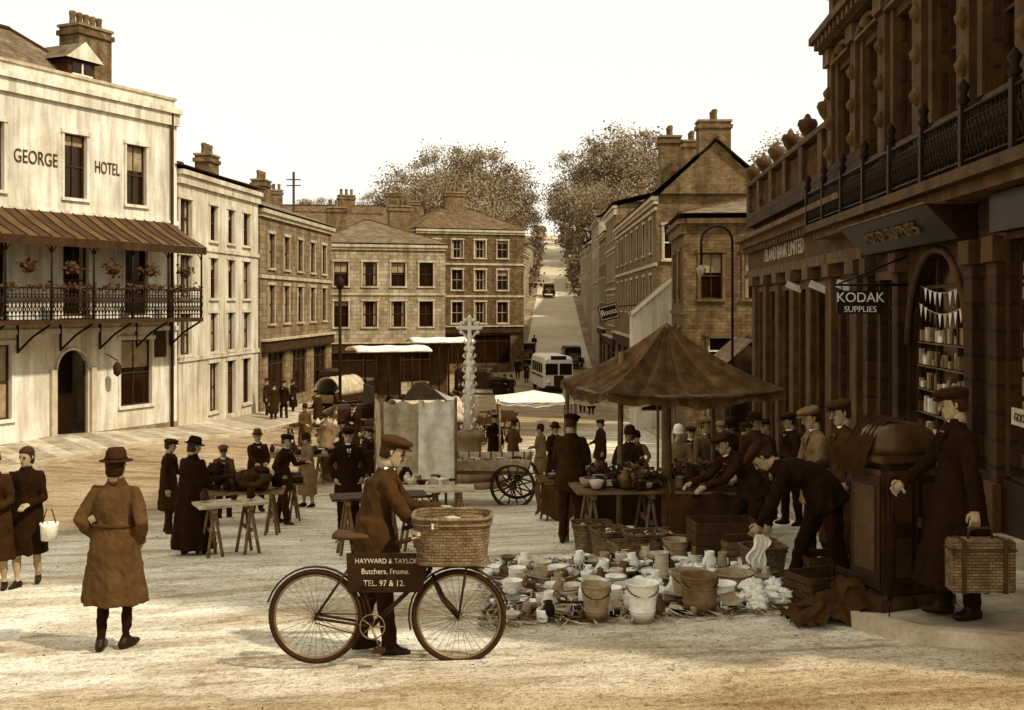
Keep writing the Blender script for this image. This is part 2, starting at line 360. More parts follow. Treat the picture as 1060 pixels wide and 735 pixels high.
def pavement(name,kerb,inner,h=.12,ks=.16):
    mb=MB()
    def res(P,K):
        out=[];P=[Vector((p[0],p[1],0)) for p in P]
        for i in range(len(P)-1):
            for t in range(K): out.append(P[i].lerp(P[i+1],t/K))
        out.append(P[-1]); return out
    A=res(kerb,6);B=res(inner,6)
    def up(p,o): return Vector((p.x,p.y,g(p.x,p.y)+o))
    for i in range(len(A)-1):
        a0,a1,b0,b1=A[i],A[i+1],B[i],B[i+1]; k0=a0+(b0-a0).normalized()*ks;k1=a1+(b1-a1).normalized()*ks
        mb.poly([up(a0,h),up(a1,h),up(k1,h),up(k0,h)],'kerb'); mb.poly([up(a0,-.1),up(a1,-.1),up(a1,h),up(a0,h)],'kerb')
        mb.poly([up(k0,h-.004),up(k1,h-.004),up(b1,h-.004),up(b0,h-.004)],'pave')
    mb.build(name)
HO=(-19.44,26.0);HE=(-12.37,41.0);H2=(-11.43,50.0);H3=(-10.4,64.0)
hf=Fr(HO,HE)
def off(p,d): return (p[0]+d,p[1]-.3)
pavement('pavement',[(-18.6,20),off(HO,2.9),off(HE,2.9),off(H2,2.6),off(H3,2.2),(-7.6,74)],[(-22.2,20),HO,HE,H2,H3,(-9.8,75)])
pavement('pavement',[(14,6.2),(6,6.9),(3.75,7.85),(3.0,8.35),(2.74,8.95),(2.95,10),(3.5,12),(4.3,16),(5.2,22),(6.1,34),(5.6,52),(6.2,80),(7.2,97)],[(14,9),(9,9.5),(5.3,10),(5.4,10.6),(5.5,11.2),(5.6,11.8),(5.76,12.5),(6.03,16),(6.5,22),(7.47,34.4),(6.8,52),(7.2,80),(8.2,97)])
# ------------------------------------------------------------ hotel
hotel=empty('hotel_building')
hz0=-5.2;hz1=7.1
cu=[hf.u(141),hf.u(78)]; sp=cu[0]-cu[1]; cols=[cu[0]-sp*i-(.55 if i>1 else 0) for i in range(6)]
ops=[]
for i,u in enumerate(cols):
    ops.append(op(u,.95,3.5,5.6,frame='woodD',sur=True)); ops.append(op(u,1.1,-.35,1.95,frame='woodD'))
    if i==1: ops.append(op(hf.u(75),1.35,-4.9,-1.45,kind='open',arch=True))
    else: ops.append(op(u,1.5,-3.55,-1.25,frame='woodD',kind='sash'))
building('hotel_building',HO,HE,11,hz0,hz1,ops,'render',rk=None,frame='woodD',trim='render',cornice=.55,strings=(2.9,-.95),par=hotel)
T=MB();Rf=MB()
T.fbox(hf,.0,hf.L,-.35,-.1,hz1+.065,hz1+.4,'render'); T.fbox(hf,-.05,hf.L+.05,-.4,-.04,hz1+.403,hz1+.5,'trimL')
Lr=hf.L-.9
e=[hf.p(-1,-.9,7.2),hf.p(Lr,-.9,7.2),hf.p(Lr,-10,7.2),hf.p(-1,-10,7.2)];t_=[hf.p(-1,-3.4,9.5),hf.p(Lr-3.6,-3.4,9.5),hf.p(Lr-3.6,-7,9.5),hf.p(-1,-7,9.5)]
for q in((0,1),(1,2),(2,3),(3,0)): Rf.poly([e[q[0]],e[q[1]],t_[q[1]],t_[q[0]]],'slate')
Rf.poly(t_,'slate'); Rf.tube([e[1],t_[1]],.09,'trimD',n=5); Rf.tube([t_[0],t_[1]],.1,'trimD',n=5)
du=hf.L-3.1; Rf.fbox(hf,du-.6,du+.6,-3,-1.5,7.3,8.5,'trimD'); Rf.fbox(hf,du-.42,du+.42,-1.52,-1.47,7.55,8.4,'glass'); Rf.fbox(hf,du-.03,du+.03,-1.47,-1.44,7.55,8.4,'paintW');Rf.fbox(hf,du-.45,du+.45,-1.47,-1.43,7.95,8.02,'paintW')
Rf.poly([hf.p(du-.85,-1.3,8.5),hf.p(du+.85,-1.3,8.5),hf.p(du,-1.3,9.15)],'render');Rf.poly([hf.p(du-.85,-1.3,8.5),hf.p(du,-1.3,9.15),hf.p(du,-3.6,9.15),hf.p(du-.85,-3.2,8.5)],'slate');Rf.poly([hf.p(du+.85,-1.3,8.5),hf.p(du,-1.3,9.15),hf.p(du,-3.6,9.15),hf.p(du+.85,-3.2,8.5)],'slate')
chimney(T,hf,hf.L-.8,-3.7,1.6,1.0,7.0,10.3,'brick',5)
T.fbox(hf,hf.u(75)-.95,hf.u(75)-.72,-.03,.12,-4.9,-2.1,'trimL');T.fbox(hf,hf.u(75)+.72,hf.u(75)+.95,-.03,.12,-4.9,-2.1,'trimL')
T.fbox(hf,0,hf.L,-.03,.06,-4.9,-4.3,'trim')
T.tube([hf.p(hf.L-.35,.1,-4.9),hf.p(hf.L-.35,.1,7)],.06,'trimD',n=6)
T.lathe(hf.p(hf.u(110),.5,-2.2),[(.02,-.25),(.13,-.15),(.15,.1),(.08,.2),(.02,.26)],'trimD',n=10);T.tube([hf.p(hf.u(110),.02,-1.7),hf.p(hf.u(110),.5,-1.9)],.02,'iron',n=5)
T.fbox(hf,hf.L-1.2,hf.L-.6,.01,.05,-1.9,-.9,'trimD')
T.build('parapet_and_chimneys',hotel);Rf.build('mansard_roof',hotel)
V=MB(); u0=1.0;u1=hf.L-.35;pn=1.55
V.fbox(hf,u0,u1,.01,pn,-.62,-.48,'trimD')
nb=int((u1-u0)/.45)
for i in range(nb):
    a=u0+(u1-u0)*i/nb;b=u0+(u1-u0)*(i+1)/nb;m='awning' if i%2 else 'awningL'
    V.poly([hf.p(a,.02,3.0),hf.p(b,.02,3.0),hf.p(b,.9,2.45),hf.p(a,.9,2.45)],m);V.poly([hf.p(a,.9,2.45),hf.p(b,.9,2.45),hf.p(b,pn+.15,2.05),hf.p(a,pn+.15,2.05)],m)
    V.tube([hf.p(a,.02,3.02),hf.p(a,.9,2.47),hf.p(a,pn+.15,2.07)],.02,'trimD',n=4)
V.fbox(hf,u0,u1,pn+.1,pn+.15,1.78,2.045,'trimD')
npost=9
def leafs(mb,c,n,s,sc=.06,k='leafN'):
    for _ in range(n):
        d=Vector((R.gauss(0,s),R.gauss(0,s),R.gauss(s*.5,s*.7))); a=Vector((R.uniform(-1,1),R.uniform(-1,1),R.uniform(-1,1))).normalized()*sc; b=a.orthogonal().normalized()*sc*.8
        mb.poly([c+d-a,c+d+b,c+d+a,c+d-b],k)
for i in range(npost+1):
    u=u0+.05+(u1-u0-.1)*i/npost
    V.tube([hf.p(u,pn-.05,-.5),hf.p(u,pn-.05,2.05)],.035,'iron',n=6)
    V.tube([hf.p(u,pn-.1,-.62),hf.p(u,.7,-1.0),hf.p(u,.03,-1.5)],.04,'iron',n=5); V.tube([hf.p(u,.05,-1.45),hf.p(u,.05,-.65)],.04,'iron',n=5)
    if i<npost:
        w=(u1-u0-.1)/npost
        for s0 in(0,1):
            pts=[]
            for k in range(7):
                a=k/6*math.pi/2; pts.append(hf.p(u+(w*.42*(1-math.cos(a)) if s0==0 else w-w*.42*(1-math.cos(a))),pn-.05,1.45+.5*math.sin(a)))
            V.tube(pts,.02,'iron',n=4)
        c=hf.p(u+w/2,pn-.05,1.1); V.tube([c,c+Vector((0,0,.9))],.008,'iron',n=4)
        V.lathe(c,[(.02,-.16),(.13,-.12),(.19,0),(.2,.05)],'woodD',n=10); leafs(V,c,70,.15,.07)
V.tube([hf.p(u0,pn-.05,.5),hf.p(u1,pn-.05,.5)],.03,'iron',n=5);V.tube([hf.p(u0,pn-.05,-.35),hf.p(u1,pn-.05,-.35)],.02,'iron',n=5);V.tube([hf.p(u0,pn-.05,.3),hf.p(u1,pn-.05,.3)],.015,'iron',n=5)
u=u0
while u<u1:
    V.tube([hf.p(u,pn-.05,-.48),hf.p(u,pn-.05,.5)],.016,'iron',n=4); 
    V.tube([hf.p(u,pn-.05,-.3),hf.p(u+.14,pn-.05,0),hf.p(u,pn-.05,.28)],.016,'iron',n=4);V.tube([hf.p(u+.14,pn-.05,-.3),hf.p(u,pn-.05,0),hf.p(u+.14,pn-.05,.28)],.016,'iron',n=4)
    if R.random()<.4: leafs(V,hf.p(u,pn-.05,.5),16,.1)
    u+=.14
V.build('iron_veranda',hotel)
text('sign_lettering','GEORGE',.60,hf.mat(hf.u(37),.02,4.62),'trimM',hotel,.01,.74)
text('sign_lettering','HOTEL',.58,hf.mat((hf.u(95)+hf.u(126))/2,.02,4.62),'trimM',hotel,.01,.62)
# ------------------------------------------------------------ left terrace
f2=Fr((-12.33,41.12),H2)
ops=[]
for px,w in((192,1.1),(221,.8),(239,.8),(255,.85)):
    u=f2.u(px)
    ops+= [op(u,w,2.55,3.95),op(u,w,.25,1.85),op(u,w,-1.9,-.35)]
    ops.append(op(u,w+.15,-4.6 if px in(239,) else -4.3,-2.35,kind='door' if px in(239,) else 'sash',frame='woodD'))
building('town_house',(-12.33,41.12),H2,9,-5.5,4.95,ops,'render2',rk='hip',rise=1.3,frame='woodD',trim='render2',cornice=.45,strings=(2.1,-2.15),chim=[(2.2,-3.5,1.2,.7,4.9,6.7,'brick',3),(6.6,-4,1.6,.7,4.9,6.7,'trimL',4)])
f3=Fr((-11.4,50.3),H3);L3=f3.L
ops=rows(L3,5,[(1.7,3.3),(-.9,.9)],.95)+rows(L3,3,[(-4.6,-2.3)],2.8,kind='shop',frame='woodD',sur=False)
building('town_house',(-11.4,50.3),H3,9,-6.4,4.3,ops,'stone',rise=1.7,frame='woodD',chim=[(1.5,-3.0,1.3,.7,4.6,6.9,'brick',3),(12,-3.6,1.4,.7,4.6,6.9,'brick',3)],strings=(1.2,),shop=(0,-2.2,'trimD'))
ops=rows(8.6,4,[(1.2,2.8),(-1.5,.2)],.95)+rows(8.6,2,[(-5.2,-3.2)],3.2,kind='shop',frame='woodD',sur=False)
building('corner_shop',(-12.6,72.5),(-4.5,75),13,-7.2,3.9,ops,'stoneL',rk='hip',rise=2.0,rmat='slate',frame='woodD',s1=rows(13,4,[(1.2,2.8),(-1.5,.2)],.95),hipi=4,chim=[(6.5,-6,1.5,.8,5,7.0,'brick',4),(2,-6,1.3,.8,5,6.8,'brick',3)],shop=(0,-3.1,'trimD'),strings=(.6,))
ops=rows(9,4,[(3.9,5.4),(1.2,2.9),(-1.6,.2)],.95)+rows(9,2,[(-5,-2.6)],3.4,kind='shop',frame='woodD',sur=False)
building('town_house',(-7.9,92),(1.0,95),12,-7.5,6.2,ops,'rubble',rk='hip',rise=2.5,rmat='tile',hipi=4,s1=rows(12,4,[(3.9,5.4),(1.2,2.9),(-1.6,.2)],.95),chim=[(4.6,-5,1.8,.8,8,9.8,'brick',5),(1.5,-8,1.3,.8,7,9.2,'brick',3)],shop=(0,-2.4,'trimD'),strings=(.6,3.3),frame='hazed')
building('town_house',(-19,84),(-9,88),12,-7.2,5.2,rows(10,4,[(3,4.6),(.4,2.2)],.95),'hazed',rise=2.2,rmat='tile',chim=[(2,-6,1.3,.8,7,9.2,'brick',3),(8,-6,1.3,.8,7,9.0,'brick',3)])
building('town_house',(-24,104),(-8.5,106),10,-7.2,6.6,rows(15,6,[(4.4,5.8)],1),'hazed2',rise=3.0,rmat='tile',chim=[(13,-5,1.6,.8,9,11.0,'brick',3)])
building('cottage',(.6,112),(1.4,124),9,-5,4.2,rows(12,4,[(2.2,3.5),(.0,1.3)],.95),'hazed',rise=2.8,rmat='tile',chim=[(3,-4.5,1.2,.7,6,8.2,'brick',3)])
building('cottage',(.9,131),(2.2,146),9,-3,6.2,rows(15,4,[(3.6,5.0),(1.2,2.8)],1),'hazed2',rise=3.2,rmat='tile',chim=[(3,-4.5,1.2,.7,8,10.6,'brick',3)])
building('cottage',(2.2,160),(3.4,172),9,1,8.6,rows(12,3,[(6.2,7.6)],1.1),'hazed',rise=3.0,rmat='tile',chim=[(8,-4.5,1.2,.7,10,12.8,'brick',3)])
building('cottage',(10.6,170),(9.9,154),9,-2,8.2,rows(16,4,[(6,7.4)],1.1),'hazed2',rise=3.0,rmat='tile',chim=[(8,-4.5,1.2,.7,10,12.6,'brick',3)])
# ------------------------------------------------------------ right side street
building('terrace_house',(9.0,146),(8.6,128),9,-3,6.4,rows(18,5,[(3.9,5.4),(1.4,2.9)],1),'hazed',rise=2.6,rmat='tile',chim=[(14,-4.5,1.2,.7,8,10.6,'brick',3)])
building('terrace_house',(8.4,126),(8.0,112),10,-6,5.9,rows(14,4,[(3.5,5.0),(.8,2.5)],1),'hazed2',rise=2.2,rmat='tile',chim=[(7,-5,1.2,.7,7,9.8,'brick',3)])
building('terrace_house',(7.95,111),(7.65,98),10,-6,7.6,rows(13,4,[(5.4,6.9),(2.6,4.2),(-.2,1.5)],1),'hazed',rise=1.8,rmat='tile',chim=[(11,-4,1.4,.7,8,10.8,'brick',4)],strings=(1.9,))
building('terrace_house',(7.6,97),(7.4,87.5),10,-7.2,5.6,rows(9.5,3,[(3.3,4.8),(.2,2.1)],1.1)+rows(9.5,2,[(-5.2,-2.8)],3.4,kind='shop',frame='woodD',sur=False),'brick',rise=2.4,rmat='tile',chim=[(8.5,-5,1.3,.8,7,9.6,'brick',4)],shop=(0,-2.5,'trimD'))
building('terrace_house',(7.35,87),(7.2,77),10,-7.2,6.8,rows(10,4,[(4.6,6.1),(1.7,3.6),(-1.5,.6)],1.0)+rows(10,2,[(-5.6,-3)],4,kind='shop',frame='woodD',sur=False),'stone',rise=1.2,chim=[(9,-3.4,1.4,.7,7.2,9.4,'brick',4)],shop=(0,-2.9,'trimD'),strings=(1,3.9,6.2),cornice=.6)
building('gabled_brick_house',(7.1,76),(6.75,52),5.6,-6.8,5.0,rows(24,7,[(2.5,4.1),(-.4,1.4)],1.1)+rows(24,5,[(-5.6,-2.6)],3.6,kind='shop',frame='woodD',sur=False),'brick',rise=2.6,rmat='tile',
  s1=[op(.75,.8,2.1,3.7),op(3.6,.9,-.6,1.0)],chim=[(23.2,-2.8,1.0,1.5,6,8.6,'brick',4),(21,-1.0,1.0,1.0,5.6,8.2,'brick',3),(16,-2.8,1.2,.9,6,8.7,'brick',3),(10,-2.8,1.2,.9,6,8.9,'brick',3)],shop=(0,-2.4,'trimD'),strings=(1.8,4.4))
building('stone_shop',(6.75,47),(6.35,41),5.5,-6.2,3.1,rows(6,2,[(.2,2.0),(-2.6,-.9)],1.0),'rubble',rk='hip',rise=.8,rmat='slate',s1=[op(1.0,.8,.2,1.9,frame='woodD'),op(2.6,.8,.2,1.9,frame='woodD'),op(1.4,1.0,-4.4,-1.2,kind='shop'),op(3.0,1.0,-4.4,-1.2,kind='shop')],trim='trimR',cornice=.5,strings=(-.4,))
par=empty('gabled_shop'); W,G,T,Rf=MB(),MB(),MB(),MB()
fs=Fr((5.35,48),(7.1,48)); facade(W,G,T,fs,-6.2,-.3,[op(.85,1.2,-4.6,-2.6,kind='shop',frame='woodD')],'render',dep=.12)
W.poly([fs.p(0,0,-.3),fs.p(fs.L,0,-.3),fs.p(fs.L,0,1.1)],'render')
a,b,c,d=((-.15,.1,-.45),(fs.L,.1,1.2),(fs.L,-2.5,1.2),(-.15,-2.5,-.45)); Rf.poly([fs.p(*a),fs.p(*b),fs.p(*c),fs.p(*d)],'slate')
Rf.hexa([fs.p(-.2,.0,-.5),fs.p(fs.L,.0,1.15),fs.p(fs.L,.12,1.15),fs.p(-.2,.12,-.5),fs.p(-.2,.0,-.34),fs.p(fs.L,.0,1.33),fs.p(fs.L,.12,1.33),fs.p(-.2,.12,-.34)],'paintW')
W.poly([fs.p(0,0,-6.2),fs.p(0,-2.5,-6.2),fs.p(0,-2.5,-.3),fs.p(0,0,-.3)],'render')
W.build('walls',par);G.build('windows',par);T.build('trim',par);Rf.build('roof',par)
par=empty('porch_shop');W=MB();fs=Fr((7.0,36.5),(8.6,36.5))
W.fbox(fs,.0,1.6,-3,0,-5.6,-2.2,'stoneD');W.poly([fs.p(-.3,.1,-2.2),fs.p(1.9,.1,-2.2),fs.p(.9,.1,-1.2)],'trimD')
W.poly([fs.p(-.3,.2,-2.2),fs.p(.9,.2,-1.15),fs.p(.9,-3,-1.15),fs.p(-.3,-3,-2.2)],'slate');W.poly([fs.p(1.9,.2,-2.2),fs.p(.9,.2,-1.15),fs.p(.9,-3,-1.15),fs.p(1.9,-3,-2.2)],'slate')
W.fbox(fs,.3,.7,.002,.03,-4.2,-2.6,'glass');W.fbox(fs,.9,1.3,.002,.03,-4.2,-2.6,'glass');W.build('walls_and_roof',par)
# ------------------------------------------------------------ bank and corner shop block (right)
def bxw(y): return 5.76+.078*(y-12.5)
bank=empty('bank_building')
BO=(bxw(34.4),34.4);BE=(bxw(19.4),19.4);fb=Fr(BO,BE);Lb=fb.L
ops=[]
nb=6
for i in range(nb):
    u=1.2+(Lb-2.0)*(i+.5)/nb; zb=g(6.5,34.4-u)+.15
    ops.append(op(u,1.25,zb+1.0,.35,kind='shop' if i%3 else 'sash',frame='trimM',sur=True))
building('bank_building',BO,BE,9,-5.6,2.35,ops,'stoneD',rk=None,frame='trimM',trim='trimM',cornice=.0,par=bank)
T=MB()
for i in range(nb+1):
    u=1.2+(Lb-2.0)*i/nb; zb=g(6.5,34.4-u)
    T.fbox(fb,u-.28,u+.28,-.05,.16,zb-.3,.55,'trimM');T.fbox(fb,u-.34,u+.34,-.05,.24,zb-.3,zb+.9,'stoneD');T.fbox(fb,u-.34,u+.34,-.05,.24,.553,.8,'trimR')
T.fbox(fb,-.1,Lb,-.05,.2,.803,1.02,'trimR');T.fbox(fb,0,Lb,-.05,.12,1.023,1.62,'trimM');T.fbox(fb,-.15,Lb,-.05,.42,1.683,1.86,'trimR');T.fbox(fb,-.2,Lb,-.05,.6,1.863,1.98,'trimR')
u=0.2
while u<Lb: T.fbox(fb,u,u+.16,-.05,.34,1.52,1.68,'trimR'); u+=.4
T.fbox(fb,-.1,Lb,-.3,.2,2.353,2.75,'stoneD')
u=0.0;i=0
while u<Lb-3.2:
    if i%9==0:
        T.fbox(fb,u-.2,u+.25,-.2,.18,2.753,3.6,'trimM'); p=fb.p(u,0,3.72); T.lathe(p,[(.12,0),(.06,.08),(.18,.25),(.24,.4),(.2,.5),(.1,.52),(.05,.62),(0,.65)],'trimM',n=10)
    else: T.lathe(fb.p(u,0,2.75),[(.09,0),(.05,.1),(.1,.3),(.05,.6),(.09,.75)],'trimM',n=6)
    u+=.25;i+=1
T.fbox(fb,-.15,Lb-3.1,-.2,.2,3.603,3.72,'trimM'); T.build('pilasters_cornice_balustrade',bank)
text('sign_lettering','DLAND BANK LIMITED',.5,fb.mat(Lb*.42,.135,1.33),'cream',bank,.01,1.15)
sb=empty('shop_building'); SO=(bxw(22.4),22.4);SE=(bxw(6.0),6.0)
gf=Fr((bxw(19.4),19.4),SE)
ops=[op(3.7,2.8,-2.0,.78,kind='shop',arch=True,frame='woodD'),op(1.1,.95,-3.1,.4,kind='door',frame='woodD'),op(19.4-11.6,2.6,-2.0,.75,kind='shop',frame='woodD'),op(19.4-8.2,2.2,-2.0,.75,kind='shop',frame='woodD')]
W,G,T=MB(),MB(),MB()
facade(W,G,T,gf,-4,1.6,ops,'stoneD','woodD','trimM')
uf=Fr(SO,SE);Lu=uf.L
ops=[]
for i in range(8):
    u=1.25+2.05*i
    ops+= [op(u,1.0,2.55,4.55,frame='woodD'),op(u,1.0,6.1,8.1,frame='woodD'),op(u,.95,9.6,11.2,frame='woodD')]
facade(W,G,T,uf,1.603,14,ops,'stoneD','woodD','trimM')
s0=Fr(uf.p(0,-9,0),uf.p(0,0,0)); facade(W,G,T,s0,2.3,14,[op(6.5,1.1,3.6,5.4,frame='woodD'),op(6.5,1.1,6.4,8.3,frame='woodD')],'stoneD','woodD','trimM')
W.poly([uf.p(0,0,14),uf.p(Lu,0,14),uf.p(Lu,-9,14),uf.p(0,-9,14)],'slate')
W.poly([uf.p(Lu,0,-4),uf.p(Lu,-9,-4),uf.p(Lu,-9,14),uf.p(Lu,0,14)],'stoneD')
for i in range(9):
    u=.225+2.05*i
    T.fbox(uf,u-.2,u+.2,-.05,.18,1.7,5.0,'trimM');T.fbox(uf,u-.26,u+.26,-.05,.26,4.75,5.05,'trimR');T.fbox(uf,u-.26,u+.26,-.05,.24,1.65,2.3,'trimM');T.fbox(uf,u-.18,u+.18,-.05,.15,5.55,8.8,'trimM');T.fbox(uf,u-.24,u+.24,-.05,.24,8.6,8.85,'trimR')
    for z in(3.0,3.6,4.2,6.2,7.0,7.8): T.lathe(uf.p(u,.2,z),[(.0,-.14),(.09,-.06),(.11,.02),(.05,.1),(0,.16)],'trimR',n=6)
for z,d in((5.08,.3),(5.26,.5),(5.42,.34),(8.9,.3),(9.08,.5),(12.2,.3),(12.4,.55)): T.fbox(uf,-.25,Lu,-.05,d,z,z+.15,'trimM'); T.fbox(s0,0,8.9,-.05,d,z+.003,z+.153,'trimM')
u=0
while u<Lu:
    for z in(5.1,8.92): T.fbox(uf,u,u+.14,-.02,.44,z,z+.155,'trimR')
    u+=.36
for i in range(8):
    u=1.25+2.05*i
    for zt_ in(4.55,8.1):
        n=8; arc=[(u+.72*math.cos(math.pi*k/n),zt_+.16+.26*math.sin(math.pi*k/n)) for k in range(n+1)]
        T.tube([uf.p(a,.16,b) for a,b in arc],.06,'trimR',n=5); T.fbox(uf,u-.76,u+.76,-.05,.22,zt_+.145,zt_+.2,'trimR'); T.lathe(uf.p(u,.16,zt_+.3),[(0,-.12),(.12,-.05),(.12,.05),(0,.12)],'trimR',n=7)
        for s in(-1,1): T.fbox(uf,u+s*.62-.09,u+s*.62+.09,-.04,.12,zt_-2.0,zt_+.14,'trimM')
    for k in range(5): T.lathe(uf.p(u-.4+k*.2,.1,2.0),[(.05,-.2),(.03,-.12),(.06,.0),(.03,.12),(.05,.2)],'trimR',n=6)
T.fbox(gf,-3,gf.L,.0,.62,1.44,1.58,'trimM'); T.fbox(gf,-3,gf.L,-.05,.45,1.3,1.437,'trimR')
T.tube([gf.p(-3,.56,2.22),gf.p(gf.L,.56,2.22)],.028,'iron',n=5);T.tube([gf.p(-3,.56,1.65),gf.p(gf.L,.56,1.65)],.02,'iron',n=5);T.tube([gf.p(-3,.56,2.1),gf.p(gf.L,.56,2.1)],.012,'iron',n=4)
u=-3
while u<gf.L:
    T.tube([gf.p(u,.56,1.58),gf.p(u,.56,2.22)],.011,'iron',n=4)
    T.tube([gf.p(u,.56,1.68),gf.p(u+.06,.56,1.78),gf.p(u+.12,.56,1.87),gf.p(u+.06,.56,1.98),gf.p(u,.56,2.08)],.013,'iron',n=4);T.tube([gf.p(u+.12,.56,1.68),gf.p(u+.06,.56,1.78),gf.p(u,.56,1.87),gf.p(u+.06,.56,1.98),gf.p(u+.12,.56,2.08)],.013,'iron',n=4)
    u+=.13
for u in [-3+1.6*k for k in range(10)]:
    T.fbox(gf,u-.05,u+.05,.51,.61,1.58,2.3,'iron'); T.lathe(gf.p(u,.56,2.3),[(.04,0),(.08,.06),(.04,.12),(.08,.22),(0,.32)],'iron',n=8)
a,b=19.4-19.0,19.4-14.0
T.hexa([gf.p(a,.02,.84),gf.p(b,.02,.84),gf.p(b,.24,.84),gf.p(a,.24,.84),gf.p(a,.02,1.27),gf.p(b,.02,1.27),gf.p(b,.64,1.27),gf.p(a,.64,1.27)],'paintD')
T.fbox(gf,a-.05,b+.05,.02,.68,1.272,1.298,'trimR')
for u in(0.05,2.0,5.45,6.3,9.35,13): T.fbox(gf,u-.16,u+.16,-.05,.14,-4,.78,'stoneD');T.fbox(gf,u-.2,u+.2,-.05,.2,.5,.8,'trimM');T.fbox(gf,u-.2,u+.2,-.05,.2,-4,-2.1,'trimM')
T.fbox(gf,6.55,12.8,-.05,.25,.83,1.27,'paintD')
T.fbox(gf,2.2,12.8,-.02,.1,-4,-2.02,'paintD')
for k in range(110):
    u=R.uniform(2.4,4.95);z=R.choice([-1.93,-1.6,-1.25,-.9,-.55]); w=R.uniform(.05,.13);h=R.uniform(.08,.24); G.fbox(gf,u,u+w,-.16,-.12+R.random()*.02,z,z+h,R.choice(['china','cream','zinc','blind','brownw','zinc','wood']))
for z in(-1.95,-1.62,-1.27,-.92,-.57): G.fbox(gf,2.35,5.05,-.165,-.11,z-.02,z,'wood')
for uu0,uu1 in((6.55,9.0),(10.2,12.2)):
    nx=int((uu1-uu0)/.24)
    for ix in range(nx):
        for iz in range(9):
            if R.random()<.85: 
                u=uu0+ix*.24;z=-1.9+iz*.28; G.fbox(gf,u,u+R.uniform(.12,.2),-.16,-.13+R.random()*.02,z,z+R.uniform(.14,.24),R.choice(['cream','brownw','zinc','blind','wood','zinc','china']))
for j,(zz,sg) in enumerate(((.30,.14),(.02,.16))):
    T.tube([gf.p(2.55+2.3*k/10,-.07,zz-sg*math.sin(k*math.pi/10)) for k in range(11)],.006,'cream',n=4)
    for k in range(10):
        u=2.6+k*.23; z=zz-sg*math.sin((k+.3)*math.pi/10)
        G.poly([gf.p(u,-.07,z),gf.p(u+.15,-.07,z),gf.p(u+.075,-.07,z-.2)],R.choice(['china','china','cream','brownw']))
G.fbox(gf,6.9,7.9,.11,.13,-1.35,-1.16,'cream')
W.build('walls',sb);G.build('windows',sb);T.build('trim_and_balcony',sb)
fm=gf.mat((a+b)/2,.462,1.03)@Matrix.Rotation(.75,4,'X'); text('sign_lettering','HOTO  SUPPLIES',.28,fm,'wood',sb,.012,1.45)
text('sign_lettering','GOODS HERE',.13,gf.mat(7.4,.136,-1.26),'woodD',sb,.004)
ks=empty('hanging_sign',(0,0,0)); K=MB()
kx0,kx1,ky=bx(866,17.2),bx(914,17.2),17.2
K.box(((kx0+kx1)/2,ky,.03),(kx1-kx0,.05,.36),'paintD'); K.tube([(kx0-.05,ky,.3),(bxw(ky),ky,.3)],.02,'iron',n=5);K.tube([(kx0,ky,.3),(bxw(ky),ky,.75)],.015,'iron',n=5)
for xx in(kx0+.08,kx1-.08): K.tube([(xx,ky,.2),(xx,ky,.3)],.01,'iron',n=4)
K.build('board',ks)
mt=Matrix.Rotation(math.pi/2,4,'X'); mt.translation=Vector(((kx0+kx1)/2,ky-.03,.1)); text('lettering','KODAK',.21,mt,'china',ks,.004)
mt=Matrix.Rotation(math.pi/2,4,'X'); mt.translation=Vector(((kx0+kx1)/2,ky-.03,-.08)); text('lettering','SUPPLIES',.13,mt,'china',ks,.004)
for px,d in((822,26),(847,23),(876,20.5)):
    o=MB(); x=bx(px,d); z=zx(297,d); o.box((x,d,z),(.38,.02,.15),'canvasL',M2=Matrix.Rotation(.4,3,'Y')); o.tube([(x,d+.02,z+.1),(bxw(d),d+.02,z+.25)],.012,'iron',n=5); o.build('shop_pennant')
o=MB(); d=60;x=bx(630,d);z=zx(323,d)
Mx=Matrix.Rotation(-.25,3,'Y')
o.box((x,d,z),(1.05,.1,.85),'paintD',M2=Mx);o.box((x,d-.02,z),(.95,.1,.72),'cream',M2=Mx);o.box((x,d-.03,z),(.88,.1,.62),'paintD',M2=Mx); o.tube([(x+.5,d,z+.3),(7.0,d,z+.4)],.03,'iron')
e=empty('hanging_trade_sign'); o.build('board_and_bracket',e); mt=Matrix.Rotation(math.pi/2,4,'X')@Matrix.Rotation(.25,4,'Z'); mt.translation=Vector((x,d-.1,z)); text('lettering','Boots',.42,mt,'china',e,.01,.85)
o=MB();d=30
cx=bx(742,d); pts=[(cx+.42*math.cos(a),d,zx(250,d)+.42*math.sin(a)) for a in [math.pi*i/10 for i in range(11)]]
o.tube([(cx+.42,d,g(cx,d))]+pts+[(cx-.42,d,zx(275,d))],.035,'iron',n=6); o.lathe((cx-.42,d,zx(275,d)-.3),[(.05,0),(.1,.08),(.14,.22),(.07,.28),(.03,.32)],'zinc',n=8); o.build('street_lamp')
o=MB(); d=62; x=bx(304,d); o.tube([(x,d,g(x,d)),(x,d,zx(178,d))],.07,'woodD'); o.box((x,d,zx(186,d)),(.8,.06,.06),'woodD'); o.box((x,d,zx(192,d)),(.8,.06,.06),'woodD'); o.build('telegraph_pole')
d=48;x=bx(352,d);o=MB(); o.tube([(x,d,g(x,d)),(x,d,zx(300,d))],.07,'iron'); o.lathe((x,d,zx(300,d)),[(.05,0),(.16,.1),(.2,.4),(.08,.5),(.02,.6)],'iron',n=8); o.lathe((x,d,g(x,d)),[(.16,0),(.14,.7),(.07,.9)],'iron',n=8); o.build('street_lamp')
